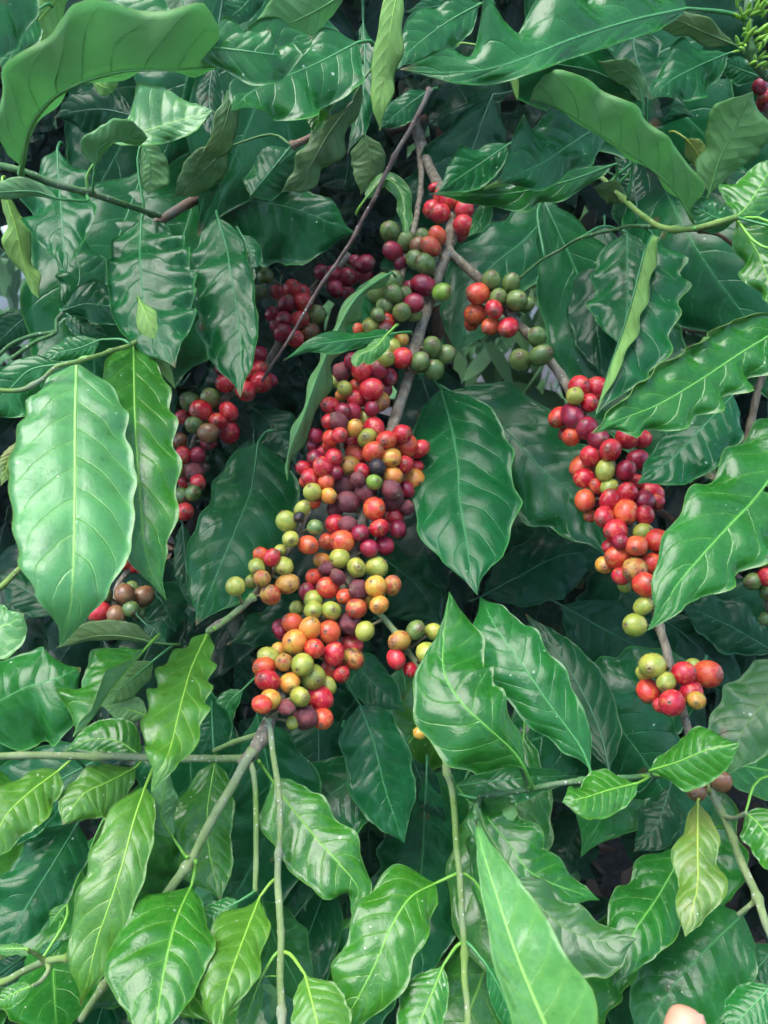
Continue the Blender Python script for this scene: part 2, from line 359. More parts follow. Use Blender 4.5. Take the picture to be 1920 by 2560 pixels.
def leaf(br, kd, side, pts, d, wa, wb, ta=8, tb=8, ca=0, cb=0, wv=.10, fr=4.5, prof='n', pet=None, bend=28, N=48, M=7, rib=1.0, q=1.0, up=None, holes=(), pl=.55):
    global NL; NL += 1
    b = BR[br]; px = parse(pts)
    wv = wv * (1.7 if len(px) > 3 else 1.1)
    if isinstance(d, (int, float)): d = [d, d]
    if len(d) == 2: d = [lerp(d[0], d[1], i / (len(px) - 1)) for i in range(len(px))]
    if up is None: up = 20 if side > 0 else -12
    yb = px[0][1] * .6 + px[-1][1] * .4; zm = sum(d) / len(d)
    d = [z - math.tan(R(up)) * max(-260, min(260, y - yb)) * zm / 1920 for (x, y), z in zip(px, d)]
    P, L = catmull([at(x, y, z) for (x, y), z in zip(px, d)], N)
    fr = max(1.5, fr * min(1.15, L / .16))
    dm = sum(d) / len(d); k = dm / 1920 / ZS
    A = wa * k / (math.cos(R(ta)) if abs(ta) < 70 else 1); Bw = wb * k / (math.cos(R(tb)) if abs(tb) < 70 else 1)
    G = leaf_grid(P, A, Bw, ta, tb, ca, cb, wv, fr, prof, side, C0, N, M, NL * 13 + 5, bend, q, up, pl)
    mats = LK[kd]
    lm = leaf_mesh('leaf', G, side, list(mats[:3]), P[0], holes=holes)
    o = link('leaf', lm, b.root, P[0] - V(b.root.location))
    # midrib with its petiole
    T0 = (P[1] - P[0]).normalized(); r0 = (.0007 + .0040 * min(.2, L) * .5) * rib
    if pet: 
        pp = pet.split(); e = src(pp[0], float(pp[1]), float(pp[2])); E = at(e[0], e[1], float(pp[3]))
    else:
        E = b.near(P[0]) if b.pts else None
        if E is None or (E - P[0]).length > .075: E = P[0] - T0 * .014 + FW * .012
    mp = (P[0] + E) * .5 - T0 * ((P[0] - E).length * .22)
    pet_pts, _ = catmull([E, mp, P[0]], 8)
    mid = [row[len(row) // 2] for row in G]
    path = pet_pts[:-1] + mid[::2]
    n1 = len(pet_pts) - 1; rad = [r0 * 1.45 - r0 * .35 * i / n1 for i in range(n1)] + [r0 * (1 - .86 * (i / (len(mid[::2]) - 1))) for i in range(len(mid[::2]))]
    vs, fs = tube(path, rad, 7)
    place('midrib', vs, fs, [mats[3]], o, P[0])
    return o
# ------------------------------------------------------------------ ground
def ground():
    s = NT('soil_litter'); tc = s.n('ShaderNodeTexCoord'); oc = tc.outputs['Object']
    c = s.mix(s.ramp(s.noise(oc, 6, 5, .65), .35, .65), (.012, .008, .006), (.034, .020, .013)); c = s.mix(s.math('MULTIPLY', s.ramp(s.noise(oc, 40, 4, .7), .55, .7), .6), c, (.09, .05, .03))
    p = s.n('ShaderNodeBsdfPrincipled'); s.L(c, p.inputs[0]); p.inputs['Roughness'].default_value = .95
    bp = s.n('ShaderNodeBump'); bp.inputs['Distance'].default_value = .02; s.L(s.noise(oc, 30, 6, .7), bp.inputs['Height']); s.L(bp.outputs[0], p.inputs['Normal']); s.L(p.outputs[0], s.out.inputs[0])
    n = 60; vs = []; fs = []
    for i in range(n + 1):
        for j in range(n + 1):
            x = (i / n - .5); y = (j / n - .5); x = math.copysign(abs(x) ** 2.2 * 4.6, x) * 40; y = math.copysign(abs(y) ** 2.2 * 4.6, y) * 40
            k = min(1, 2 / (1 + math.hypot(x, y)))
            vs.append(V((x, y + 1, mnoise.noise(V((x * 1.3, y * 1.3, 0))) * .05 * k)))
    for i in range(n):
        for j in range(n): fs.append((i * (n + 1) + j, (i + 1) * (n + 1) + j, (i + 1) * (n + 1) + j + 1, i * (n + 1) + j + 1))
    o = place('ground', vs, fs, [s.m]); o['kind'] = 'structure'
ground()
# ------------------------------------------------------------------ branches and stems
def W(t, x, y, d): return at(*src(t, x, y), d)
b = Branch('main', 'thick grey brown branch down the middle, crowded with red, orange and yellow cherries', W('B', 1000, 560, 1.1))
b.stem('B 1000 560 B 1060 800 B 1120 980 B 1190 1130 B 1250 1330 B 1225 1500 E 1185 180 E 1085 480 E 1035 650 E 985 860 E 900 1120 E 850 1300 H 740 180 H 685 400 H 640 600 H 590 740 H 440 980 H 290 1200 H 185 1400 H 120 1540 J 1440 130', [1.1, .96, .88, .80, .75, .735, .725, .71, .70, .69, .675, .665, .65, .64, .625, .62, .60, .575, .555, .545, .535], (6.2, 4.6), 'bark', .062)
b.stem('J 1500 40 J 1400 210 J 1300 370 J 1130 690 J 960 920 J 700 1300 J 480 1640', [.54, .525, .515, .495, .485, .48, .48], (3.3, 2.3), 'tan', .085)
b.stem('J 1460 90 J 1250 85 J 1000 85 J 700 75 J 430 70 J 150 68 J -100 85', [.54, .535, .53, .52, .515, .505, .50], (2.7, 2.3), 'tan', .10)
b.stem('G 1600 1480 G 1520 1508 G 1400 1548 G 1270 1602', [.55, .552, .555, .56], (2.4, 1.8), 'green', .06)
b.stem('H 168 1410 K 188 10 K 208 130 K 225 280 K 235 520 K 228 780 K 240 1000 K 240 1230 K 240 1450 K 240 1720', [.55, .535, .527, .52, .51, .50, .485, .47, .455, .43], (2.0, 2.4), 'tan', .092)
b.stem('K 60 90 K 85 180 K 95 400 K 92 650 K 95 880 ', [.54, .53, .52, .51, .50], (2.0, 1.8), 'green', .2)
b.stem('H 660 650 H 740 720 H 840 810 H 930 910 H 1000 1020 H 1060 1110 H 1180 1330 K 1205 30 K 1230 200', [.62, .61, .603, .597, .59, .585, .575, .56, .55], (2.5, 2.3), 'tan', .055)
b.stem('K 1225 170 K 1260 330 K 1300 760 K 1315 960 K 1325 1170 K 1330 1400 K 1345 1620 K 1350 1760', [.55, .545, .52, .51, .495, .48, .465, .455], (2.3, 2.1), 'green', .115)
b = Branch('second', 'thinner fruiting branch just left of the thick centre branch, ending in a green twig', W('B', 1000, 640, 1.05))
b.stem('B 1000 640 B 1050 850 B 1075 1050 B 1045 1300 B 1000 1450 B 965 1610 E 940 330 E 860 560 E 770 800 E 670 1010 E 590 1230 E 510 1420 E 440 1560 H 380 240 H 300 400 H 200 530 H 110 650 G 1500 690 G 1380 800 G 1235 890', [1.05, .94, .86, .79, .755, .73, .715, .70, .69, .68, .665, .655, .645, .635, .62, .61, .60, .59, .575, .555], (3.4, 2.2), 'bark', .05)
b.stem('G 1500 690 G 1440 740 G 1300 860 G 1225 895', [.588, .578, .562, .548], (2.6, 1.9), 'green', .06)
b = Branch('right', 'slanting branch on the right with three clumps of red and orange cherries', W('B', 1225, 1495, .735))
b.stem('B 1228 1492 B 1310 1560 B 1420 1650 F 110 420 F 240 560 F 380 730 F 470 870 F 600 1090 F 720 1300 F 780 1480 I 820 200 I 880 400 I 970 680 I 1030 930 I 1080 1120 I 1130 1300 I 1190 1490 L 1310 260', [.735, .73, .722, .71, .70, .685, .67, .655, .645, .635, .625, .61, .60, .585, .575, .565, .555, .535], (4.6, 3.0), 'bark', .058)
b.stem('L 1300 240 L 1400 440 L 1490 660 L 1590 900 L 1660 1090 L 1750 1300', [.536, .525, .51, .49, .475, .46], (2.9, 2.4), 'tan', .075)
b.stem('L 1395 425 L 1460 440 L 1530 405', [.525, .515, .505], (1.5, 1.4), 'tan', .2)
b.stem('L 1590 920 L 1540 970 L 1490 1015', [.49, .492, .495], (1.7, 1.4), 'green', .2)
b = Branch('left', 'shaded branch on the left bearing dark red cherries behind the pale leaves', W('E', 640, 100, .9))
b.stem('E 640 100 E 420 300 E 300 450 E 180 700 D 1500 830 D 1370 910 D 1260 1020 D 1150 1190 D 1090 1400 D 1060 1600 G 880 380 G 770 520 G 700 630 G 680 760', [.90, .87, .85, .83, .81, .80, .79, .78, .77, .76, .74, .725, .715, .705], (4.2, 2.6), 'bark', .05)
b = Branch('topleft', 'green twig at upper left carrying the large pale underside leaf', W('A', -80, 960, .55))
b.stem('A -120 950 A 0 985 A 130 1020 A 330 1090 A 540 1150 A 750 1215 A 950 1285', [.53, .53, .53, .54, .56, .59, .64], (2.6, 2.2), 'dgreen', .075)
b.stem('A 860 1365 A 935 1315 A 1040 1250 A 1170 1180 A 1330 1100 A 1600 960', [.76, .72, .715, .72, .76, .88], (4.2, 5.2), 'brown', .2)
b = Branch('leftshoot', 'slim green shoot on the left holding the two long pale hanging leaves', W('D', 860, 560, .60))
b.stem('D 870 555 D 760 620 D 620 670 D 460 720 D 340 745 D 240 830 D 110 890 D -80 880', [.60, .56, .53, .505, .50, .50, .50, .50], (1.6, 1.5), 'green', .07)
b.stem('D 330 545 D 170 570 D 60 620 D -40 720', [.60, .60, .60, .60], (1.6, 1.6), 'dgreen', .2)
b.stem('D 375 425 D 335 470 D 330 545 D 220 600 D 60 700', [.65, .63, .60, .59, .58], (1.5, 1.5), 'dgreen', .2)
b = Branch('topright', 'green twig at upper right below the long folded wavy leaf', W('C', 600, 1000, .60))
b.stem('C 590 990 C 700 1080 C 830 1210 C 930 1290 C 1020 1350 C 1130 1365 C 1250 1350 C 1480 1290', [.62, .60, .575, .56, .55, .54, .53, .52], (1.7, 2.2), 'green', .06)
b.stem('C 1250 1370 C 1380 1400 C 1480 1480 C 1560 1600', [.54, .55, .56, .57], (1.5, 1.3), 'brown', .2)
b.stem('F 190 225 F 300 130 F 420 60 F 560 -10 C 830 1340 C 1000 1345', [.72, .71, .69, .66, .61, .56], (1.3, 1.5), 'dgreen', .09)
b = Branch('buds', 'twig in the top right corner with bright yellow green flower buds', W('C', 1700, 185, .52))
b.stem('C 1545 -60 C 1540 80 C 1545 180 C 1565 340 C 1620 430 C 1720 500', [.55, .55, .55, .55, .555, .56], (3.2, 3.0), 'dgreen', .045)
b.stem('C 1545 180 C 1620 185 C 1760 190', [.55, .548, .54], (2.4, 2.4), 'dgreen', .2)
b = Branch('top', 'overhanging branch along the top edge with glossy drooping leaves', W('B', 500, -330, .66))
b.stem('B -500 -200 B 0 -150 B 500 -130 B 1000 -140 C -100 -200 C 400 -260', [.62, .60, .60, .60, .62, .66], (4, 3), 'bark', .07)
b.stem('B 310 860 B 440 800 B 520 760', [.66, .655, .66], (3.0, 3.0), 'brown', .2)
b = Branch('rightside', 'branch beyond the right edge whose glossy leaves reach in over the cherries', W('F', 1950, 400, .48))
b.stem('C 1950 1500 F 1900 450 F 1950 900 F 1900 1230 I 1950 500 I 1850 1050 L 1900 400', [.50, .48, .48, .47, .47, .50, .54], (4, 3), 'tan', .08)
b = Branch('lowleft', 'leafy shoot at lower left with yellowish speckled leaves', W('J', -80, 1420, .47))
b.stem('J 400 1265 J 270 1295 J 150 1345 J 40 1400 J -120 1450', [.46, .465, .47, .47, .47], (2.0, 2.2), 'green', .2)
b.stem('J 285 1300 J 285 1350 J 240 1410 J 190 1435', [.465, .46, .455, .45], (1.5, 1.3), 'green', .2)
b.stem('J 265 1290 J 210 1240 J 160 1212', [.465, .46, .455], (1.4, 1.3), 'green', .2)
b.stem('G -150 700 G 0 640 G 90 550 G 170 470', [.66, .66, .67, .68], (2.6, 2.6), 'green', .2)
b = Branch('lowright', 'dark green twig at lower right running behind the glossy leaf', W('L', 1000, 180, .53))
b.stem('L 1005 180 L 940 190 L 860 195 L 560 215 L 250 265 L 0 305 K 1420 320', [.54, .535, .53, .525, .52, .53, .54], (2.0, 1.9), 'dgreen', .06)
b.stem('L 240 260 L 200 140', [.52, .51], (2.0, 1.6), 'dgreen', .2)
b.stem('K 1420 330 K 1400 380 K 1395 440', [.54, .48, .40], (1.6, 1.4), 'dgreen', .2)
dt = Branch('dry', 'thin bare dry brown twig slanting in front of the dark red cherries', W('B', 1110, 560, .66), 'dry_twig', 'twig', None)
dt.stem('B 1120 530 B 1050 690 B 900 960 B 790 1180 B 660 1430 E 480 270 E 330 520 E 220 690 E 135 840', [.66, .655, .65, .65, .65, .65, .65, .65, .66], (2.3, 1.1), 'dry', .07)
b = Branch('backright', 'shaded branch behind the right edge with a few green and red cherries', W('I', 1800, 300, .68))
b.stem('C 1750 300 C 1660 560 F 1750 200 F 1500 1400 I 1700 400 I 1650 700 I 1750 1000', [.62, .60, .70, .74, .66, .66, .7], (4, 3), 'bark', .06)
# ------------------------------------------------------------------ leaves
X = leaf
# top left
X('topleft', 'U', -1, 'A 130 985 A 190 740 A 370 545 A 700 430 A 1040 415 A 1320 395', [.50, .485, .475, .47, .47, .48], 315, 60, 6, 60, wv=.13, fr=3, prof='b', pet='A 130 1020 .53', rib=1.7, bend=15, q=.9, up=-26, pl=.6)
X('top', 'M', 1, 'A 1150 270 A 1420 300 A 1659 330 B 200 300 B 435 215', [.455, .45, .46, .465, .47], 165, 150, 5, 10, wv=.16, fr=3, prof='s', up=32)
X('topleft', 'P', 1, 'A 660 850 A 800 800 A 1000 735 A 1260 655', [.545, .54, .54, .54], 250, 110, 8, -8, wv=.16, fr=4, prof='t', bend=10, rib=.8, up=34)
X('topleft', 'M', -1, 'A 565 980 A 590 880 A 700 830 A 880 815', .53, 105, 25, 0, 60, wv=.22, fr=4, prof='s', pet='A 560 1140 .56')
X('top', 'N', 1, 'A 800 690 A 620 650 A 450 660 A 320 700', .64, 130, 140, 15, 15)
X('topleft', 'D', 1, 'A 340 880 A 350 1100 A 370 1320 A 390 1620', [.61, .60, .59, .58], 175, 215, -8, 10, wv=.12, fr=4)
X('leftshoot', 'Y', -1, 'A 20 1120 A 90 1330 A 140 1540 D 230 345', .60, 60, 75, 20, 20, wv=.2, fr=4, prof='s')
X('topleft', 'M', -1, 'A 350 1180 A 200 1135 A 0 1140 A -220 1160', .52, 40, 75, 10, 20, wv=.08, pet='A 510 1150 .56')
X('top', 'M', 1, 'A 60 -300 A 20 -60 A -90 180 A -260 420', .40, 190, 210, 10, 10, wv=.05)
X('top', 'M', 1, 'A 220 60 A 120 230 A 20 420', .56, 75, 85, wv=.25, fr=5, prof='s')
X('top', 'Y', -1, 'A 430 -90 A 290 50 A 190 180 A 130 340', .60, 100, 90, wv=.2, fr=4)
X('top', 'M', 1, 'A 500 -110 A 720 35 A 900 130 A 1180 260', .60, 170, 200, 10, 10, wv=.12)
X('top', 'D', 1, 'A 1570 -120 A 1430 50 A 1280 150', .63, 80, 110)
X('top', 'U', -1, 'B 640 -50 B 430 75 B 250 150 B 15 190', .57, 115, 170, 10, 10, wv=.1)
X('top', 'Y', -1, 'A 540 470 A 630 520 A 700 470', .60, 35, 40, wv=.2, prof='s')
X('topleft', 'M', -1, 'A 840 840 A 890 980 A 875 1160', .61, 120, 70, wv=.15, prof='n')
X('top', 'N', 1, 'A 1260 390 A 1240 600 A 1280 830', .60, 80, 75, wv=.1, prof='s')
X('top', 'O', -1, 'A 1430 430 A 1370 600 A 1300 820 A 1150 1000', .57, 85, 60, wv=.12)
X('top', 'O', -1, 'A 1350 870 A 1200 1020 A 1030 1170', .69, 110, 110)
X('top', 'D', 1, 'A 1215 1175 A 1480 1195 B 330 1240 B 680 1380', [.71, .72, .72, .73], 170, 320, 8, 18, wv=.08, fr=3, prof='w')
X('top', 'D', 1, 'B 60 1170 B 200 1000 B 360 860', .68, 140, 130, 25, 25, wv=.1)
# top centre
X('top', 'M', 1, 'B 700 250 B 470 370 B 260 460 B 60 550 B -50 660', [.53, .525, .515, .51, .50], 270, 185, 0, 0, wv=.12, fr=3.5, prof='w', bend=20, up=34)
X('top', 'B', 1, 'B 560 470 B 480 630 B 450 820', .54, 65, 90, wv=.12)
X('top', 'D', 1, 'B 680 400 B 590 570 B 500 710', .56, 70, 60, wv=.12)
X('top', 'O', -1, 'B 730 470 B 650 620 B 520 800 B 400 1000 B 245 1142', [.57, .57, .565, .56, .56], 115, 95, 10, 10, wv=.14, prof='t')
X('top', 'Y', -1, 'B 940 -90 B 895 150 B 860 420 B 825 620 B 832 775', [.50, .49, .485, .48, .48], 78, 80, 10, 10, wv=.08, prof='w', rib=.5, up=-22)
X('top', 'D', 1, 'B 730 120 B 740 400 B 710 700 B 635 915', .60, 100, 90, wv=.15, fr=4)
X('top', 'O', -1, 'B 740 790 B 770 980 B 715 1155', .67, 90, 115)
X('second', 'B', 1, 'B 745 1175 B 860 1060 B 960 1160 B 985 1400', .66, 55, 45, 25, 25, prof='s', wv=.08)
X('top', 'D', 1, 'B 1110 540 B 960 650 B 820 770', .67, 80, 95, wv=.15)
X('buds', 'M', 1, 'B 1430 20 B 1230 130 B 1020 290 B 930 410', .57, 150, 140, wv=.08)
X('top', 'D', 1, 'B 1450 20 B 1220 30 B 980 70', .60, 80, 70)
# top right
X('buds', 'M', 1, 'C 1180 50 C 860 120 C 480 240 C 90 390 B 1250 430 B 945 412', [.52, .50, .485, .48, .48, .48], 110, 330, 5, 5, up=30, wv=.18, fr=4, q=1.4, pl=.7, prof='w', pet='C 1540 130 .55', cb=0, ca=40)
X('topright', 'D', 1, 'C 940 580 C 640 430 C 350 370 C 40 290', [.56, .545, .535, .53], 230, 130, 25, 12, wv=.13, fr=3, prof='t', ca=50)
X('topright', 'Y', -1, 'B 1405 265 B 1530 330 B 1620 460 B 1645 595', .515, 30, 28, 20, 20, wv=.06, prof='s', rib=.5)
X('topright', 'U', -1, 'C 1225 1340 C 1120 1150 C 950 990 C 700 825 C 450 665 C 250 590', [.525, .52, .515, .51, .51, .515], 35, 205, 60, 5, wv=.14, fr=4.5, prof='b', bend=12, rib=1.0, q=.5, pet='C 1220 1352 .53', up=-26, pl=.45)
X('topright', 'M', -1, 'C 920 610 C 860 460 C 650 360', .545, 70, 60, wv=.15)
X('buds', 'D', 1, 'C 1430 315 C 1250 390 C 1080 480 C 960 590', .57, 165, 160, 10, 10, wv=.12, pet='C 1550 300 .55', ca=30)
X('buds', 'N', 1, 'C 860 130 C 880 350 C 1000 590 C 1225 690', [.62, .61, .59, .57], 190, 230, 12, 12, wv=.12, fr=3)
X('buds', 'O', -1, 'C 1470 270 C 1300 200 C 1100 120 C 880 130', .62, 70, 65, wv=.12)
X('topright', 'D', 1, 'C 720 715 C 600 785 C 440 890 C 310 975 C 50 1085', [.52, .515, .51, .51, .505], 140, 250, 15, -5, wv=.12, fr=4, prof='w')
X('topright', 'Y', -1, 'C 330 965 C 150 1050 C 0 1110 B 1435 1125', .52, 30, 18, 20, 20, wv=.08, prof='s', rib=.5)
X('topright', 'M', 1, 'C 760 970 C 450 1080 C 100 1150 B 1300 1150 B 1120 1150', .58, 95, 120, 10, 10, wv=.14, fr=5)
X('topright', 'D', 1, 'B 1600 850 B 1380 1000 B 1165 1140', .56, 120, 130, wv=.15, fr=3, ca=40)
X('topright', 'M', 1, 'B 1460 1160 B 1430 1290 B 1350 1405', .58, 60, 45)
X('rightside', 'U', -1, 'C 1310 1145 C 1370 950 C 1470 750 C 1570 540', .58, 165, 190, 10, 10, wv=.14, fr=3, prof='t', q=.6, up=-26)
X('rightside', 'X', -1, 'C 1170 820 C 1240 910 C 1295 1045', .64, 60, 60, wv=.1)
X('topright', 'N', 1, 'C 880 1205 C 850 1060 C 750 930', .60, 70, 110)
X('topright', 'O', -1, 'C 820 1200 C 730 1140 C 620 1110', .59, 55, 60, wv=.15)
X('buds', 'D', 1, 'C 1610 455 C 1490 410 C 1370 360', .585, 75, 75)
X('rightside', 'B', 1, 'C 1465 1290 C 1530 1230 C 1610 1110 C 1720 930', .54, 190, 130, 10, 10, wv=.1)
X('rightside', 'M', 1, 'C 1480 1290 C 1350 1290 C 1180 1190', .53, 90, 90, wv=.2, fr=4)
X('rightside', 'B', 1, 'C 1470 1300 C 1570 1450 C 1640 1600 F 1700 420', .53, 140, 120, 10, 10, wv=.2, fr=5)
# left
X('leftshoot', 'D', 1, 'A 838 1300 A 830 1480 D 832 120 D 850 350 D 925 560 D 1040 760', [.62, .61, .60, .595, .59, .585], 300, 190, -10, 20, wv=.07, fr=6, prof='w', cb=60, pl=.25)
X('leftshoot', 'Y', -1, 'D 815 330 D 890 510 D 950 690 D 1040 885', [.59, .575, .57, .57], 75, 65, 30, 20, wv=.16, fr=3, rib=.5)
X('left', 'D', 1, 'A 1290 1290 A 1345 1480 D 1370 200 D 1415 480 D 1430 740 D 1425 935', [.66, .65, .64, .64, .635, .63], 120, 245, -10, 12, wv=.07, fr=5, prof='w', ca=50, pl=.25)
X('left', 'Y', -1, 'D 1450 230 D 1490 420 D 1495 660', .65, 35, 40, 15, 15, wv=.15, rib=.5)
X('left', 'D', 1, 'A 1430 1390 A 1490 1500 D 1490 195', .66, 70, 55, wv=.15, fr=3)
X('leftshoot', 'D', 1, 'D 370 420 D 470 250 D 450 50 A 430 1350', .66, 130, 160, wv=.06)
X('leftshoot', 'D', 1, 'D 370 420 D 520 380 D 700 410 D 850 490', .645, 150, 110, 10, 15, wv=.08)
X('leftshoot', 'D', 1, 'D 385 430 D 480 500 D 640 570', .665, 70, 70)
X('leftshoot', 'M', 1, 'D 600 590 D 470 640 D 340 670 D 225 705', .56, 65, 85, wv=.1, pet='D 770 620 .56')
X('leftshoot', 'M', 1, 'D 340 738 D 180 770 D 60 880 D -150 1080', .53, 165, 120, wv=.12, fr=5)
X('leftshoot', 'P', 1, 'D 455 728 D 446 1050 D 445 1420 G 440 330 G 430 600 G 408 830 G 355 990', [.495, .475, .46, .45, .445, .445, .45], 350, 350, 6, 6, wv=.025, fr=7, prof='w', bend=30, rib=1.1, q=1.1)
X('leftshoot', 'B', 1, 'D 792 622 D 794 800 D 800 1050 D 820 1400 G 850 350 G 890 520 G 985 710', [.55, .53, .515, .51, .505, .505, .50], 235, 205, 10, -14, wv=.05, fr=6, prof='w')
X('leftshoot', 'N', 1, 'D 200 420 D 80 520 D -80 670', .72, 90, 90)
X('lowleft', 'X', 1, 'D 115 1185 D 60 1290 D 5 1460', .56, 55, 50, wv=.15)
X('lowleft', 'P', 1, 'G -260 900 G -60 880 G 60 850 G 140 790', .48, 160, 180, 10, 10, wv=.10, fr=6, prof='t')
X('lowleft', 'N', 1, 'G 340 800 G 170 660 G -20 560', .72, 140, 150)
X('lowleft', 'M', 1, 'G -260 1440 G -20 1320 G 160 1228 G 330 1175 G 480 1110', [.56, .575, .585, .59, .60], 270, 350, 15, 15, wv=.05, prof='t', bend=35)
X('lowleft', 'B', 1, 'G 860 1000 G 760 1120 G 640 1270 G 540 1420 G 430 1525', [.53, .515, .50, .495, .49], 95, 265, -125, 10, wv=.14, fr=4, prof='t')
X('second', 'Y', 1, 'G 1240 890 G 1140 1100 G 1075 1320 G 1020 1550 J 980 100 J 895 285', [.55, .51, .485, .47, .46, .46], 155, 195, 5, 8, wv=.09, fr=6, prof='t', pet='G 1270 880 .552')
X('lowleft', 'O', -1, 'G 925 965 G 720 925 G 540 930 G 325 1000', .55, 30, 95, 20, 10, wv=.06)
X('lowleft', 'M', -1, 'G 910 1070 G 780 1180 G 600 1340', .56, 95, 90, wv=.08)
X('lowleft', 'B', -1, 'G 880 1400 G 740 1355 G 600 1335', .57, 85, 90, wv=.08)
X('main', 'B', 1, 'G 840 1640 G 700 1550 G 540 1540 G 380 1610', .545, 75, 145, 10, 15, wv=.06)
X('main', 'D', 1, 'G 1255 1310 G 1260 1450 G 1190 1640', .60, 125, 115)
X('left', 'M', 1, 'G 1440 1240 G 1350 1330 G 1330 1500', .66, 60, 70)
X('left', 'D', 1, 'D 1530 1195 G 1490 50 G 1400 290 G 1300 520 G 1160 865', [.71, .695, .685, .68, .675], 310, 235, 8, 6, wv=.03, prof='w', pet='E 200 1128 .72')
# centre
X('second', 'M', 1, 'E 945 548 E 800 575 E 600 600 E 400 635 E 255 715', [.60, .585, .57, .565, .56], 60, 65, 15, 12, wv=.14, fr=3)
X('second', 'B', 1, 'E 870 560 E 800 640 E 700 690 E 685 755', .565, 70, 45, 10, 30, wv=.1, prof='s')
X('second', 'M', -1, 'E 900 190 E 700 330 E 560 570 E 445 850 E 375 1050 E 290 1260 E 280 1430', [.70, .675, .65, .64, .635, .63, .63], 95, 30, 45, 60, wv=.12, fr=5, prof='s')
X('second', 'D', 1, 'E 900 190 E 760 300 E 650 480 E 560 640', .70, 130, 60, 10, 10, wv=.08)
X('main', 'D', 1, 'E 1190 885 E 1250 1100 E 1290 1320 H 1300 100 H 1340 350 H 1370 550 H 1405 680', [.71, .69, .67, .655, .64, .63, .62], 350, 300, 6, 6, wv=.03, fr=4, prof='w', bend=36, pet='E 1060 800 .70')
X('right', 'D', 1, 'E 1245 895 F 60 1090 F 190 1215 F 330 1370 I 520 110 I 660 300 I 725 490', [.74, .735, .73, .725, .72, .715, .71], 290, 285, 5, 8, wv=.04, prof='w')
X('right', 'D', 1, 'C 385 1185 C 240 1400 F -20 200 E 1350 450 E 1270 690', [.80, .80, .80, .80, .79], 240, 215, 5, 5, wv=.03, prof='w')
X('topright', 'D', 1, 'C 825 1380 F 825 100 F 830 350 F 790 650', [.67, .665, .66, .655], 140, 215, 8, 8, wv=.04, prof='w')
X('topright', 'N', 1, 'C 690 1330 F 650 150 F 640 450 F 690 830', .71, 160, 160, wv=.04, prof='w')
X('topright', 'E', 1, 'C 975 1390 F 930 60 F 860 330 F 790 560 F 715 770 F 635 1040', [.575, .565, .56, .555, .55, .55], 290, 120, 8, -140, wv=.05, fr=5, prof='w', pl=.8)
X('rightside', 'G', 1, 'F 1830 470 F 1500 670 F 1250 835 F 1000 980 F 780 1065 F 612 1145', [.50, .495, .49, .49, .49, .49], 195, 215, 12, -6, wv=.13, fr=7, prof='w', cb=110, pl=.6)
X('rightside', 'D', 1, 'F 1450 920 F 1290 1090 F 1120 1270 F 885 1445', .575, 210, 150, 8, 8, wv=.06, prof='w', holes=((.6, .55, .03, .10),))
X('rightside', 'G', 1, 'F 1960 1010 F 1800 1230 I 1600 90 I 1430 270 I 1230 490 I 1100 650 I 1045 780 I 945 892', [.50, .485, .475, .465, .46, .46, .46, .46], 275, 300, 12, -4, wv=.08, fr=5, prof='w', bend=36, q=1.3, pl=.5, holes=((.40, .14, .022, .09), (.60, .97, .028, .10)))
# middle bottom
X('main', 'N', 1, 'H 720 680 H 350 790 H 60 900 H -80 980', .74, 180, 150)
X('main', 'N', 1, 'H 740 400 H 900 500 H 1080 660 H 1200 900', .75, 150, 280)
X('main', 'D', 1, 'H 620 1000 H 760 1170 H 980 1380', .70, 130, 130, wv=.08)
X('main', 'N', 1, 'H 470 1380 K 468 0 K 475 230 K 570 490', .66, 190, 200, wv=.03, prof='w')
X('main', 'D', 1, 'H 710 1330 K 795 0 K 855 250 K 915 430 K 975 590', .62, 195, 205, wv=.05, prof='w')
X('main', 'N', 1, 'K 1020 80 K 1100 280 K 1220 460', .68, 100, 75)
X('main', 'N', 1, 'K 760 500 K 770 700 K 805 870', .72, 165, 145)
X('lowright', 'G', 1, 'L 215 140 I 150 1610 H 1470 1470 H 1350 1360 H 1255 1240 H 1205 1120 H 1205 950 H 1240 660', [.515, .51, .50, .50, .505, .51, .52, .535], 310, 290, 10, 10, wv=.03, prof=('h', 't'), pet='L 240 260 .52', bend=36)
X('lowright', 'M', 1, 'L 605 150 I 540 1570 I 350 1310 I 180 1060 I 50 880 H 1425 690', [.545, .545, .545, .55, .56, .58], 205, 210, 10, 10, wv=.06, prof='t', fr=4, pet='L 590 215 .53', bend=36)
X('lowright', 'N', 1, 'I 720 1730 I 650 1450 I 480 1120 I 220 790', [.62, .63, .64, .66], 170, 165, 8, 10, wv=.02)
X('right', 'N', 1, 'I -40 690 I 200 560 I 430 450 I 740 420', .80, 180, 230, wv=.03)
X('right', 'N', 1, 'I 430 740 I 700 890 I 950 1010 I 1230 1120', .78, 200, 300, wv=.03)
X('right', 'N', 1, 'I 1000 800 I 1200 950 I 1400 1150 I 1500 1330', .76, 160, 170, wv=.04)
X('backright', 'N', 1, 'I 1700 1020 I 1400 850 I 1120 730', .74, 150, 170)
X('rightside', 'O', 1, 'I 1820 1080 I 1650 1300 I 1500 1510 L 1430 180', [.52, .525, .53, .535], 210, 215, 8, 8, wv=.05, prof='w')
X('right', 'B', 1, 'L 958 158 L 1130 105 L 1300 35 I 1490 1560', [.50, .485, .475, .47], 160, 165, 25, 25, wv=.08, prof='t')
X('lowright', 'B', 1, 'L 892 230 L 720 272 L 560 320 L 440 345', [.50, .495, .49, .49], 140, 140, 12, 18, wv=.12, prof='t', pet='L 900 190 .533')
X('lowright', 'M', 1, 'L -200 250 L 100 215 L 330 195 L 530 190', .57, 80, 130, wv=.08)
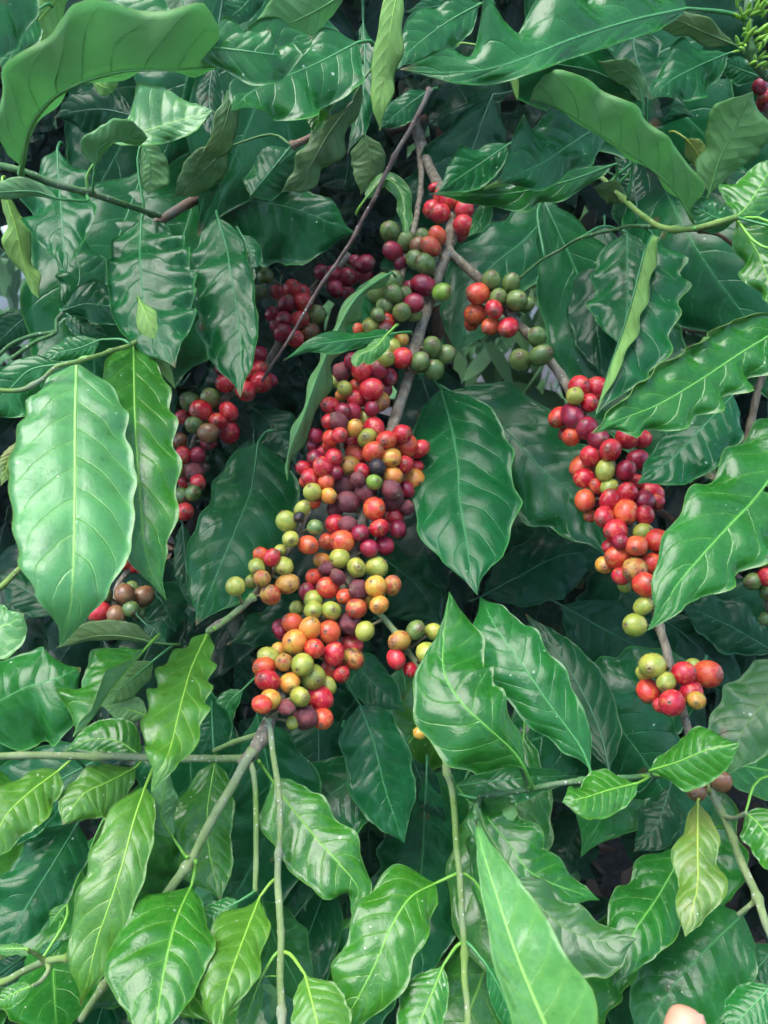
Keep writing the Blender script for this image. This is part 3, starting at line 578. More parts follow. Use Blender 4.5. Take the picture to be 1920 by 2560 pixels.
X('lowright', 'G', 1, 'K 1350 335 K 1480 430 L 0 440 L 130 600 L 280 780 L 660 925', [.54, .53, .525, .52, .515, .515], 190, 150, 5, 10, wv=.07, fr=5, prof='w', pet='K 1250 180 .55')
X('lowright', 'O', 1, 'L 170 800 L 400 1050 L 640 1160 L 880 1155', [.49, .485, .48, .475], 150, 240, 10, 15, wv=.08, fr=5, prof='w')
X('right', 'G', 1, 'L 1180 600 L 1010 900 L 870 1110 L 740 1430', [.53, .515, .505, .50], 190, 215, 10, 8, wv=.06, prof='w', bend=36)
X('right', 'X', 1, 'L 1243 335 L 1242 600 L 1242 830 L 1210 980 L 1168 1142', [.50, .485, .475, .47, .47], 140, 130, 12, 12, wv=.12, fr=3.5, prof='t')
X('right', 'M', 1, 'L 1510 1012 L 1300 1210 L 1130 1390 L 950 1650 L 870 1780', [.505, .515, .52, .525, .53], 290, 235, 12, 8, wv=.04, prof='w', bend=36)
X('lowright', 'P', 1, 'L 470 1960 L 330 1640 L 165 1240 L 20 800 K 1430 600 K 1393 445', [.30, .32, .34, .36, .375, .39], 150, 300, 30, 5, wv=.02, prof='p', bend=24, rib=1.0, pet='L 520 2150 .28', q=1.0)
X('main', 'B', 1, 'K 1390 810 K 1450 900 K 1560 1080', .515, 65, 45, wv=.1, pet='K 1300 770 .52')
X('main', 'M', 1, 'K 1460 1310 K 1540 1450 K 1600 1600 K 1640 1780', .475, 80, 80, wv=.05, pet='K 1330 1170 .495')
X('main', 'B', 1, 'K 1205 1310 K 1150 1450 K 1070 1640 K 960 1900', [.475, .47, .465, .46], 120, 170, 8, 8, wv=.04, pet='K 1320 1175 .495')
X('main', 'B', 1, 'K 1160 825 K 1010 910 K 895 1090 K 790 1330 K 650 1590 K 540 1740', [.505, .49, .48, .475, .475, .475], 205, 245, 10, 5, wv=.05, fr=5, prof='w', pet='K 1300 765 .52', bend=36)
X('main', 'B', 1, 'K 190 215 K 300 370 K 450 555 K 590 710 K 700 860 K 660 1010', [.535, .53, .525, .52, .52, .52], 185, 225, 5, 8, wv=.08, fr=4.5, prof='w', pet='K 110 100 .54')
X('main', 'Y', 1, 'J 1540 905 J 1430 1190 J 1340 1450 J 1280 1750', [.485, .455, .44, .43], 150, 245, 5, 8, wv=.10, fr=5, prof='n', pet='K 225 790 .50')
X('main', 'M', 1, 'K 130 920 K 210 1160 K 340 1430 K 430 1620', [.52, .54, .55, .555], 180, 140, wv=.06)
X('main', 'Y', 1, 'K 385 1365 K 430 1540 K 470 1700 K 540 1950', [.445, .435, .43, .42], 210, 150, 8, 8, wv=.05, pet='K 245 1230 .47')
X('main', 'B', 1, 'K 120 1395 K 60 1560 K -10 1750', .455, 65, 60, wv=.08, pet='K 235 1225 .47')
X('main', 'B', -1, 'K 125 1425 K 195 1480 K 190 1640', .47, 25, 25, wv=.1, prof='s', rib=.4)
X('main', 'B', 1, 'J 1135 838 J 1050 1030 J 985 1290 J 935 1600 J 915 1850', [.475, .45, .435, .425, .42], 245, 360, 8, 6, wv=.04, fr=5, prof='n', pet='J 1160 690 .49', bend=36)
X('lowleft', 'Y', 1, 'J 862 250 J 795 450 J 730 700 J 650 950 J 580 1150 J 520 1400 J 480 1555', [.49, .475, .465, .46, .46, .46, .46], 145, 205, 5, 8, wv=.05, fr=6, prof='w')
X('main', 'Y', 1, 'J 345 160 J 160 300 J 20 450 J -90 720', [.50, .485, .475, .47], 180, 140, 8, 8, wv=.07, prof='w', pet='J 430 80 .515')
X('main', 'D', 1, 'J 435 288 J 280 330 J 150 470 J 50 640', .53, 115, 100, wv=.06)
X('main', 'Y', 1, 'J 805 138 J 640 225 J 490 300 J 370 480', [.53, .515, .505, .50], 190, 135, 18, 10, wv=.06, prof='t')
X('lowleft', 'D', 1, 'J 460 470 J 340 670 J 190 910 J 50 1160 J 0 1280', [.54, .53, .525, .52, .52], 185, 240, 8, 8, wv=.05, prof='w', bend=36)
X('main', 'B', -1, 'J 1030 560 J 955 430 J 970 300 J 1010 165', .51, 90, 85, 15, 15, wv=.08, pet='J 1110 670 .492')
X('main', 'B', 1, 'J 1275 110 J 1232 380 J 1238 620 J 1310 935', [.56, .55, .545, .54], 155, 180, 8, 8, wv=.08, fr=4, prof='w')
X('main', 'M', 1, 'J 1420 930 J 1290 1000 J 1135 1110', .49, 80, 75, wv=.1, pet='K 90 870 .50')
X('lowleft', 'B', 1, 'J 195 1432 J 80 1480 J -60 1570', .45, 65, 55, wv=.06)
X('lowleft', 'B', 1, 'J 165 1213 J 80 1212 J -60 1215', .455, 35, 30, wv=.06)
X('lowleft', 'N', 1, 'J 150 1270 J 60 1340 J -40 1450', .52, 80, 80)
X('lowleft', 'B', 1, 'J 400 950 J 340 1010 J 290 1090', .50, 45, 45, wv=.15)
X('lowleft', 'D', 1, 'J 360 1170 J 290 1210 J 220 1250', .50, 35, 35, wv=.2)
X('rightside', 'B', 1, 'L 1525 410 L 1600 470 L 1720 640 L 1800 800', [.505, .50, .49, .48], 130, 140, 8, 8, wv=.06, prof='w')
X('rightside', 'M', 1, 'L 1680 1430 L 1560 1560 L 1400 1720', .46, 110, 130, wv=.05)
X('rightside', 'D', 1, 'L 1720 1180 L 1580 1350 L 1450 1560', .56, 120, 120)
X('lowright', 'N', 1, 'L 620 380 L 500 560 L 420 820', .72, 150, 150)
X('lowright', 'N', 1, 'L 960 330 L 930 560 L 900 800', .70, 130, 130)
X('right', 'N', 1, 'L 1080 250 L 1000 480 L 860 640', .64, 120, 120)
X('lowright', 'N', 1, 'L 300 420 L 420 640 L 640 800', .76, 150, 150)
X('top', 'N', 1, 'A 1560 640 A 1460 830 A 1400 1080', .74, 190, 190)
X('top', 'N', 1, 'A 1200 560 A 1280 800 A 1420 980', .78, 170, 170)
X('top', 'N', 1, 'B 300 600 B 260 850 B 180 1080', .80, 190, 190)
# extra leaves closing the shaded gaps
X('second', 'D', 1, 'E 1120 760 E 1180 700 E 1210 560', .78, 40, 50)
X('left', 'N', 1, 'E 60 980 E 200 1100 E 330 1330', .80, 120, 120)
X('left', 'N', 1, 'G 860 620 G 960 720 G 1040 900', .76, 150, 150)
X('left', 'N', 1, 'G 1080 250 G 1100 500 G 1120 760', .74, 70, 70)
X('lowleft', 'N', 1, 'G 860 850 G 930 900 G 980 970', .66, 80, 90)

# second layer: leaves hanging behind the front ones, each on the branch it is nearest to
rl = random.Random(21); SPX = []
for k_, b_ in BR.items():
    if k_ in ('dry', 'tree'): continue
    for q in b_.pts[::4]:
        r_ = q - C0; dd = r_.dot(FW); SPX.append((960 + 1920 * r_.dot(RT) / dd, 1280 - 1920 * r_.dot(UP) / dd, k_))
def clear(x, y):
    return any((x - a) ** 2 + (y - c) ** 2 < r * r for a, c, r in ((1270, 880, 170), (1560, 2080, 60), (740, 780, 230), (870, 660, 150), (600, 950, 150), (480, 1130, 150), (320, 1500, 110), (1125, 520, 150), (1000, 660, 150), (1250, 700, 120)))
def layer(n, x0, x1, y0, y1, d0, d1, kinds, big=1.0):
    k = 0
    while k < n:
        x, y, d = rl.uniform(x0, x1), rl.uniform(y0, y1), rl.uniform(d0, d1); a = rl.gauss(1.57, .6); L = rl.uniform(.15, .21) * big / d * 1920
        mx, my = x + math.cos(a) * L * .5, y + math.sin(a) * L * .5; ex, ey = x + math.cos(a + rl.gauss(0, .2)) * L, y + math.sin(a) * L
        if clear(mx, my) or clear(x, y) or clear(ex, ey): continue
        key = min(SPX, key=lambda e: (e[0] - x) ** 2 + (e[1] - y) ** 2)[2]; w_ = L * rl.uniform(.19, .25) * ZS; f = rl.choice((1, 1, .75))
        leaf(key, rl.choice(kinds), 1, 'A %.1f %.1f A %.1f %.1f A %.1f %.1f' % (x * ZS, y * ZS, mx * ZS, my * ZS, ex * ZS, ey * ZS), [d, d + rl.gauss(0, .015), d + rl.gauss(-.01, .03)], w_, w_ * f, rl.uniform(-5, 20), rl.uniform(-5, 20), wv=rl.uniform(.04, .09), fr=rl.uniform(4, 6.5), prof=rl.choice('nwt'), N=36, M=6, up=rl.uniform(5, 30)); k += 1
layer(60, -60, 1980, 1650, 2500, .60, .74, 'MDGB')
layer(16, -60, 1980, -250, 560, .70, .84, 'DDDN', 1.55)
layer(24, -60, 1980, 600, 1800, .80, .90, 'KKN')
# ------------------------------------------------------------------ cherries
def cherry_mesh(i, wr=0.):
    rng = random.Random(i + 50); el = rng.uniform(1.0, 1.17); NR, NS = 11, 16; vs = []; fs = []; fm = []; fl = rng.uniform(.94, 1.0)
    ring = [0.0, .07, .12, .17] + [lerp(.3, math.pi, k / (NR - 3)) for k in range(NR - 2)]
    so_ = V((rng.random() * 50, rng.random() * 50, rng.random() * 50))
    vs.append(V((0, 0, el * (.93 if not wr else .88))))
    for k, a in enumerate(ring[1:-1]):
        for j in range(NS):
            f = 2 * math.pi * j / NS
            p = V((math.sin(a) * math.cos(f), math.sin(a) * math.sin(f) * fl, math.cos(a) * el))
            dsp = .035 * mnoise.noise(p * 1.6 + so_)
            if wr: dsp += wr * (abs(mnoise.noise(p * 2.6 + so_)) - .3) * .8 + wr * .4 * mnoise.noise(p * 6 + so_)
            if k == 0: p = V((p.x, p.y, el * .94))
            elif k == 1: p = V((p.x, p.y, el * 1.0))
            if k > 1: p = p * (1 + dsp)
            # faint furrow along the seam of the two seeds
            if k > 2: p *= 1 - .02 * math.exp(-(math.cos(f) / .18) ** 2) * math.sin(a)
            vs.append(p)
    vs.append(V((0, 0, -el)))
    n = len(ring) - 2
    for j in range(NS):
        j2 = (j + 1) % NS
        fs.append((0, 1 + j, 1 + j2)); fm.append(1)
        for k in range(n - 1):
            a = 1 + k * NS; fs.append((a + j, a + NS + j, a + NS + j2, a + j2)); fm.append(1 if k < 1 else 0)
        a = 1 + (n - 1) * NS; fs.append((a + j, len(vs) - 1, a + j2)); fm.append(0)
    return mesh('cherry', vs, fs, [CM['r'], NAVEL], fm)
CMS = [cherry_mesh(i) for i in range(6)]; CMW = [cherry_mesh(20 + i, .28) for i in range(4)]
CH = {
'main': '''B 1255 1180 58 r 1190 1170 45 r 1135 1240 52 r 1185 1265 58 r 1150 1110 28 r 1330 1240 50 r 1325 1335 55 r 1350 1200 40 r 1300 1390 42 d 1085 1405 45 g 1060 1460 55 b 1130 1460 55 s 1170 1395 52 o 1040 1540 50 g 1095 1565 55 g
E 1195 310 52 n 960 700 60 r 1140 635 60 g 1065 720 55 g 1215 680 55 g 1150 770 58 g
795 1115 60 r 755 1175 56 l 870 1185 60 o 960 1150 55 r 985 1215 62 o 1060 1240 52 r 690 1275 62 o 790 1255 58 o 660 1205 52 r 895 1290 56 y 815 1345 50 k 980 1330 48 r 1045 1340 42 r 725 1370 48 r 650 1340 60 s 905 1400 58 y 1030 1420 62 y 795 1435 46 n 615 1450 65 w 700 1420 45 w 745 1490 62 w 900 1480 62 w 985 1480 45 d
H 640 130 62 w 565 170 48 w 910 115 58 w 985 165 45 w 795 170 65 o 910 215 58 r 565 260 52 r 640 265 50 w 712 315 52 d 825 285 60 r 935 290 52 d 765 405 52 d 855 390 55 d 525 365 50 o 605 365 65 o 590 465 55 l 490 480 50 y 520 525 45 w 580 575 45 w 690 520 58 l 810 520 60 l 440 575 50 o 520 640 58 o 400 665 50 d 805 630 60 y 900 625 50 s 705 650 55 w 825 740 55 y 690 760 60 s 435 710 55 l 340 760 42 l 435 770 55 l 540 775 58 l 315 850 62 o 240 870 42 d 245 900 40 d 415 880 60 y 530 900 65 o 650 850 65 w 740 895 55 l 325 960 68 y 440 1000 55 o 555 1030 58 r 660 975 65 r 545 1110 60 o 670 1060 65 s 170 1050 55 l 145 1110 65 o 165 1190 70 r 260 1080 52 s 370 1095 62 l 430 1165 70 l 295 1200 55 y 355 1285 58 l 180 1300 62 y 130 1330 50 o 475 1290 65 r 520 1220 50 l 490 1415 60 o 385 1410 65 w 275 1350 45 w 310 1440 35 l 230 1010 45 y 600 1150 50 r 620 690 45 o 760 700 40 y
1040 890 58 g 1150 900 52 l 1115 1030 70 l 945 955 60 s 925 1060 58 r 1010 1125 40 r 1065 1500 35 y''',
'second': '''B 890 1375 57 g 985 1430 48 g 905 1490 55 d 950 1560 38 d
E 805 310 55 g 850 245 50 g 910 245 55 g 908 320 55 g 855 398 52 g 795 370 42 g 815 445 45 g 960 430 52 g 975 320 45 g 1030 440 45 g 1010 285 42 d 1085 268 62 d 1030 375 52 d 1015 425 42 w
865 485 48 o 700 540 45 o 775 510 48 l 865 535 45 w 900 635 50 l 955 590 40 y 865 700 50 l 795 715 45 l 670 720 50 d 605 780 55 w 720 775 58 r 820 770 55 d 880 810 50 d 690 865 42 o 780 885 60 r 620 880 45 l 610 915 40 y 690 945 55 r 860 880 42 d 820 955 60 s 780 1000 45 d 580 835 40 l 535 980 52 r 610 1015 45 d 665 1020 52 d 585 1075 55 w 530 1075 45 r 750 1060 50 l 680 1115 50 y 590 1155 45 r 535 1175 45 o 530 1215 40 o 450 1160 45 d 440 1220 40 d
450 1295 52 d 555 1290 52 r 500 1255 42 r 490 1345 55 r 380 1355 48 r 420 1410 52 r 510 1435 45 o 385 1430 32 o 430 1495 55 l 525 1515 45 y 440 1550 40 o 565 1385 45 d
H 370 170 48 l 350 220 32 k 275 245 58 l 445 280 45 g 300 350 48 l 240 415 35 l 405 385 58 o 125 445 45 o 190 460 48 r 260 510 55 l 100 515 48 l 130 585 50 s 75 600 42 l 280 615 60 s 180 680 55 s
G 1395 630 55 l''',
'right': '''E 1410 318 60 o 1490 240 56 g 1605 258 52 g 1530 345 56 g 1640 360 58 g 1505 410 55 r 1395 440 62 o 1375 490 42 o 1487 512 52 o 1590 518 55 r
F 230 385 42 g 290 570 52 g 315 682 62 g 190 712 65 g
540 870 60 r 645 880 65 r 515 925 50 l 600 965 50 r 420 1050 60 o 500 1050 68 d 585 1115 60 d 495 1165 55 o 455 1150 38 r 655 1180 60 d 825 1170 68 r 905 1180 60 r 725 1245 65 r 610 1280 58 r 885 1300 60 d 815 1365 55 d 560 1345 70 o 570 1410 58 r 695 1365 55 l 645 1460 45 o 720 1465 52 l 825 1495 58 r 880 1430 42 r 575 1545 55 o 640 1545 42 d 725 1545 60 r 920 1545 62 d 970 1500 58 r 1000 1550 45 r 815 1610 70 o 690 1640 62 r 610 1630 42 o 930 1630 50 r
I 755 300 65 r 785 365 45 d 720 395 42 r 770 455 70 o 880 390 65 o 1000 355 65 o 920 310 55 l 1085 420 50 o 690 505 50 y 975 495 65 o 870 530 68 s 785 570 50 r 930 620 68 o 810 625 40 l 920 745 52 l 870 860 68 l 975 1100 72 l 920 1145 45 l 1055 1195 52 l 1160 1145 62 r 1300 1150 75 o 1215 1100 42 l 1205 1255 62 r 950 1250 68 o 1090 1320 72 r 1030 1335 45 r 1235 1305 50 y
L 1235 275 60 b 1385 225 58 b 1440 80 42 b''',
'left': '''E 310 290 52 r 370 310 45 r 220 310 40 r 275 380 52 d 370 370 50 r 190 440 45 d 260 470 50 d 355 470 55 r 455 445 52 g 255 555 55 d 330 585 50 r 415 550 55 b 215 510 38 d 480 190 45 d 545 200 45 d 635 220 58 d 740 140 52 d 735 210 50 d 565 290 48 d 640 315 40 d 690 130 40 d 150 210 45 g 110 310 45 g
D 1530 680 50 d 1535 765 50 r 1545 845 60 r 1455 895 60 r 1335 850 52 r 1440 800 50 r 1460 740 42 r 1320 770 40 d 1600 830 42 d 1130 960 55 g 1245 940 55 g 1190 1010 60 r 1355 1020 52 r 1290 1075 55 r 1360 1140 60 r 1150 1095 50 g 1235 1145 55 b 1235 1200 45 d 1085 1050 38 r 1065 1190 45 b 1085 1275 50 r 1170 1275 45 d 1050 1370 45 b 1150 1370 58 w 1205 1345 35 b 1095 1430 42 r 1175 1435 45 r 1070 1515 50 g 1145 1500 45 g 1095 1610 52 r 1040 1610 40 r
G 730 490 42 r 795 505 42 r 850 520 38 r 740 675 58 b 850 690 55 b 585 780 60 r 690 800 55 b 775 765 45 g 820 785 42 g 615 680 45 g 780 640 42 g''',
'backright': '''C 1610 510 42 d 1640 570 42 r 1630 620 38 d
F 1255 1505 48 d 1310 1490 42 d 390 310 40 g 350 390 36 g 410 380 36 g 505 565 42 g
I 1620 465 60 g 1655 575 55 r 1570 600 50 g 1650 665 42 g 1640 820 34 g''',
}
ALL = []
for key, txt in CH.items():
    t = None; q = []
    for k in txt.split():
        if k in TILE: t = k; continue
        q.append(k)
        if len(q) == 4:
            x, y = src(t, float(q[0]), float(q[1])); ALL.append(dict(br=key, x=x, y=y, r=float(q[2]) / ZS, c=q[3])); q = []
def proj(p):
    r = p - C0; d = r.dot(FW); return (960 + 1920 * r.dot(RT) / d, 1280 - 1920 * r.dot(UP) / d, d)
SP = {k: [(proj(p), p) for p in b.pts] for k, b in BR.items()}
for c in ALL:
    (q, p) = min(SP[c['br']], key=lambda e: (e[0][0] - c['x']) ** 2 + (e[0][1] - c['y']) ** 2 + (0 if e[0][2] < 2 else 1e9))
    s = math.hypot(q[0] - c['x'], q[1] - c['y']); Rc = 66
    c['d'] = q[2] - math.sqrt(max(0, Rc * Rc - s * s)) * q[2] / 1920 * .62 - (.004 if s < 66 else 0)
    if c['br'] == 'backright' and c['x'] < 1500: c['d'] = .98
    if c['r'] < 18.5 and c['c'] not in 'k': c['d'] += .014
for it in range(60):
    for i, a in enumerate(ALL):
        for b2 in ALL[i + 1:]:
            dx, dy = a['x'] - b2['x'], a['y'] - b2['y']; rs = (a['r'] + b2['r']) * .92
            s2 = dx * dx + dy * dy
            if s2 >= rs * rs: continue
            dm = (a['d'] + b2['d']) / 2; need = math.sqrt(rs * rs - s2) * dm / 1920; dd = a['d'] - b2['d']
            if abs(dd) < need:
                if abs(dd) < 1e-5: dd = 1e-5 if a['r'] < b2['r'] else -1e-5
                m = (need - abs(dd)) * .35 * (1 if dd > 0 else -1); a['d'] += m; b2['d'] -= m
rng = random.Random(3)
STALK = plain('cherry_stalk', (.16, .13, .06), .7)
from collections import defaultdict
CL = defaultdict(list)
for c in ALL:
    b = BR[c['br']]; P = at(c['x'], c['y'], c['d']); c['P'] = P; S = b.near(P); c['S'] = S
    idx = b.pts.index(S); CL[(c['br'], )].append(c)
for (key,), L_ in CL.items():
    # clumps: greedy by distance between cherries' stem points
    clumps = []
    for c in L_:
        for g in clumps:
            if (g[0]['S'] - c['S']).length < .032: g.append(c); break
        else: clumps.append([c])
    b = BR[key]
    for g in clumps:
        o0 = g[0]['S']; vs, fs = [], []
        for c in g:
            a, e = c['S'], c['P']; m = (a + e) * .5 + V((0, 0, .001))
            tv, tf = tube([a, m, e], [.0015, .0011, .0013], 6)
            n = len(vs); vs += tv; fs += [tuple(i + n for i in f) for f in tf]
        part = place('cherry_cluster', vs, fs, [STALK], b.root, o0)
        for c in g:
            rad = c['r'] * c['d'] / 1920 * rng.uniform(1.06, 1.17)
            ms = rng.choice(CMW) if c['c'] in 'w' else rng.choice(CMS)
            o = link('cherry', ms, part, c['P'] - o0)
            o.material_slots[0].link = 'OBJECT'; o.material_slots[0].material = CM[c['c']]
            out = (c['P'] - c['S']); out = out.normalized() if out.length > 1e-5 else -FW
            ax = (out * .8 - FW * .45 + V((rng.gauss(0, .5), rng.gauss(0, .5), rng.gauss(0, .5) - .1))).normalized()
            o.rotation_mode = 'QUATERNION'; o.rotation_quaternion = ax.to_track_quat('Z', 'Y') @ Quaternion((0, 0, 1), rng.random() * 6.28)
            o.scale = (rad, rad * rng.uniform(.92, 1), rad * rng.uniform(.95, 1.06))
# ------------------------------------------------------------------ flower buds
BUD = plain('flower_bud', (.22, .42, .045), .5, n=300)
bp_, _ = catmull([V((0, 0, 0)), V((.0, .0005, .005)), V((.0004, .0006, .010))], 6)
bv, bf = tube(bp_, [.0007, .0014, .0018, .0019, .0017, .0012, .0004], 7)
budm = mesh('flower_bud', bv, bf, [BUD])
br = BR['buds']
for (x, y, n) in ((1500, 70, 9), (1585, 60, 10), (1505, 250, 8), (1605, 240, 10), (1640, 370, 9), (1470, 285, 4)):
    c = at(*src('C', x, y), .545); S = br.near(c)
    for k in range(n):
        out = (c - S).normalized() + V((rng.gauss(0, .45), rng.gauss(0, .45) - .3, rng.gauss(0, .45) + .3))
        o = link('flower_bud', budm, br.root, S.lerp(c, rng.uniform(.3, .8)) + V((rng.gauss(0, .004), rng.gauss(0, .003), rng.gauss(0, .004))) - V(br.root.location))
        o.rotation_mode = 'QUATERNION'; o.rotation_quaternion = out.to_track_quat('Z', 'Y'); s = rng.uniform(.7, 1.25); o.scale = (s * .75, s * .75, s)
# ------------------------------------------------------------------ the tree behind: trunk, inner limbs and shaded leaves
tree = Branch('tree', 'shaded trunk with dark inner leaves filling the gaps behind the fruit', V((.12, 1.45, 0)), 'coffee_tree', 'tree', None)
def limb(name, P, r0, r1, mat='brown'):
    Q, L = catmull(P, 40); vs, fs = tube([p + mnoise.noise_vector(p * 7) * .008 for p in Q], [lerp(r0, r1, i / 40) * (1 + .12 * mnoise.noise(p * 25)) for i, p in enumerate(Q)], 12)
    place(name, vs, fs, [ST[mat]], tree.root, Q[0]); tree.pts += Q
limb('trunk', [V((.12, 1.45, -.05)), V((.14, 1.42, .6)), V((.10, 1.38, 1.3)), V((.13, 1.40, 2.1))], .035, .018)
limb('trunk', [V((.02, 1.50, -.05)), V((-.08, 1.46, .7)), V((-.14, 1.40, 1.4)), V((-.2, 1.36, 2.1))], .028, .015)
for (e, z) in (((-.5, .75), 1.55), ((.55, .8), 1.5), ((-.35, .8), 1.1), ((.45, .85), 1.05), ((0, .85), 1.75), ((.3, .8), 1.75), ((-.55, .9), 1.8)):
    limb('limb', [V((.0, 1.42, z + .1)), V((e[0] * .5, 1.1, z + .13)), V((e[0], e[1], z))], .008, .004)
def free_leaf(seed, L=.2, W_=.045, kd='N'):
    r = random.Random(seed); N, M = 26, 5
    P = []
    for i in range(N + 1):
        t = i / N; P.append(V((.02 * math.sin(3 * t + seed), -.05 * t * t * r.uniform(.2, 1.4) , -L * t)))
    G = leaf_grid(P, W_, W_, r.uniform(-10, 20), r.uniform(-10, 20), 0, 0, r.uniform(.04, .12), r.uniform(3, 6), r.choice('nwt'), 1, V((0, -3, -.1)), N, M, seed, 25)
    m = leaf_mesh('leaf', G, 1, list(LK[kd][:3]), V((0, 0, 0)))
    T0 = P[1] - P[0]; mid = [V((0, .012, .016))] + [row[M] for row in G]
    vs, fs = tube(mid, [.0013] + [.0012 * (1 - .85 * i / N) for i in range(N + 1)], 6)
    return m, mesh('midrib', vs, fs, [LK[kd][3]])
PROTO = [free_leaf(100 + i, random.uniform(.17, .23), random.uniform(.036, .05), 'K' if i < 6 else 'N') for i in range(8)]
HOLES = [(1270, 880, 95), (1330, 905, 70), (1560, 2080, 60), (20, 735, 30)]
rng = random.Random(11); n = 0; tries = 0
while n < 190 and tries < 4000:
    tries += 1
    x, y = rng.uniform(-250, 2170), rng.uniform(-350, 2750); d = rng.uniform(.84, 1.25)
    ln = .2 / d * 1920
    if any(abs(x - hx) < hr + 70 and -hr - 40 < (hy - y) < ln + hr for hx, hy, hr in HOLES): continue
    p = at(x, y, d)
    if p.z < .5: continue
    m, rm = PROTO[n % 8]; o = link('leaf', m, tree.root, p - V(tree.root.location))
    o.rotation_euler = (rng.gauss(-.15, .45), rng.gauss(0, .45), rng.gauss(0, .8)); s = rng.uniform(1.0, 1.4); o.scale = (s, s, s)
    link('midrib', rm, o); n += 1
# ------------------------------------------------------------------ uncountable foliage further in, overhead and across the row
FOL = dict(N=plain('foliage_shade_tone', (.002, .018, .009), .4, .3, 3, .4), D=plain('foliage_dark', (.010, .065, .02), .35, .4, 3, .4), P=plain('foliage_lit_tone', (.10, .24, .08), .5, .4, 3, .4))  # darkest copy has shade put into its colour, palest a lit tone
def foliage(name, spots, label, kd, size, seed):
    r = random.Random(seed); vs = []; fs = []; uv = []
    prof = [(0, 0), (.15, .55), (.4, 1), (.65, .85), (.85, .4), (1, 0)]
    for p in spots:
        q = Quaternion((0, 0, 1), r.random() * 6.28) @ Quaternion((1, 0, 0), r.gauss(.2, .5)) @ Quaternion((0, 1, 0), r.gauss(0, .5)); L = size * r.uniform(.75, 1.25); W_ = L * .22; base = len(vs); k = r.uniform(.02, .10)
        for t, wv in prof:
            for sgn in (-1, 0, 1):
                vs.append(p + q @ V((sgn * wv * W_, -k * t * t - (.25 * W_ * wv if sgn == 0 else 0), -L * t))); uv.append((t, .5 + .5 * sgn))
        for i in range(len(prof) - 1):
            for j in range(2):
                a = base + i * 3 + j; fs.append((a, a + 1, a + 4, a + 3))
    o = place(name, vs, fs, [FOL[kd]], uvs=uv); o['kind'] = 'stuff'; o['label'] = label; o['category'] = 'foliage'
    return o
r = random.Random(5); sp = []
while len(sp) < 2600:
    x, y = r.uniform(-900, 2820), r.uniform(-1100, 2700); d = r.uniform(1.25, 2.0)
    if any(abs(x - hx) < hr + 60 and -hr - 40 < (hy - y) < 290 + hr for hx, hy, hr in HOLES): continue
    p = at(x, y, d)
    if p.z > .35 and p.z < 2.6: sp.append(p)
foliage('foliage', sp, 'deep mass of coffee leaves behind the branches, coloured dark for shade', 'N', .19, 1)
sp = []
while len(sp) < 1100:
    p = V((r.uniform(-1.5, 1.5), r.uniform(.2, 1.8), r.uniform(1.8, 2.6)))
    if p.y > .75 and p.z > 1.75 + (1.2 - p.y) * .55: sp.append(p)
foliage('foliage', sp, 'coffee leaves added overhead as an upper crown to shade the branches', 'D', .19, 2)  # crown added to keep overhead sky light off the inside
sp = []
while len(sp) < 3000:
    p = V((r.uniform(-3.2, 3.2), -2.3 + r.gauss(0, .35), r.random() ** .8 * 2.4))
    sp.append(p)
foliage('foliage', sp, 'unseen row of coffee shrubs added behind the viewer to block low sky', 'D', .2, 7)  # out-of-view hedge, added to cut frontal sky light
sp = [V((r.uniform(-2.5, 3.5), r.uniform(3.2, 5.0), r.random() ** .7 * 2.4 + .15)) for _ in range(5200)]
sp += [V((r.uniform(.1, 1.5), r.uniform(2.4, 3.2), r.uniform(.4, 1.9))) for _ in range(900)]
foliage('foliage', sp, 'shrubs across the row seen through a gap, coloured pale as if lit', 'P', .16, 3)  # lit look comes from the pale leaf colour
LIT = plain('dry_leaf', (.09, .05, .03), .85, n=12, var=.6)
vs = []; fs = []
for k in range(900):
    p = V((r.uniform(-1.6, 1.9), r.uniform(.8, 3.4), .05)); a = r.random() * 6.28; L = r.uniform(.06, .16); W_ = L * .22; c, s_ = math.cos(a), math.sin(a); b0 = len(vs)
    for (u, v, z) in ((-.5, 0, 0), (-.1, 1, .02), (.5, 0, .015), (-.1, -1, .03 * r.random()), (-.1, 0, .0)):
        vs.append(p + V((c * u * L - s_ * v * W_, s_ * u * L + c * v * W_, z + r.uniform(0, .012))))
    fs += [(b0, b0 + 1, b0 + 4), (b0 + 1, b0 + 2, b0 + 4), (b0 + 2, b0 + 3, b0 + 4), (b0 + 3, b0, b0 + 4)]
o = place('leaf_litter', vs, fs, [LIT]); o['kind'] = 'stuff'; o['label'] = 'dry brown fallen leaves scattered on the soil'; o['category'] = 'leaf litter'
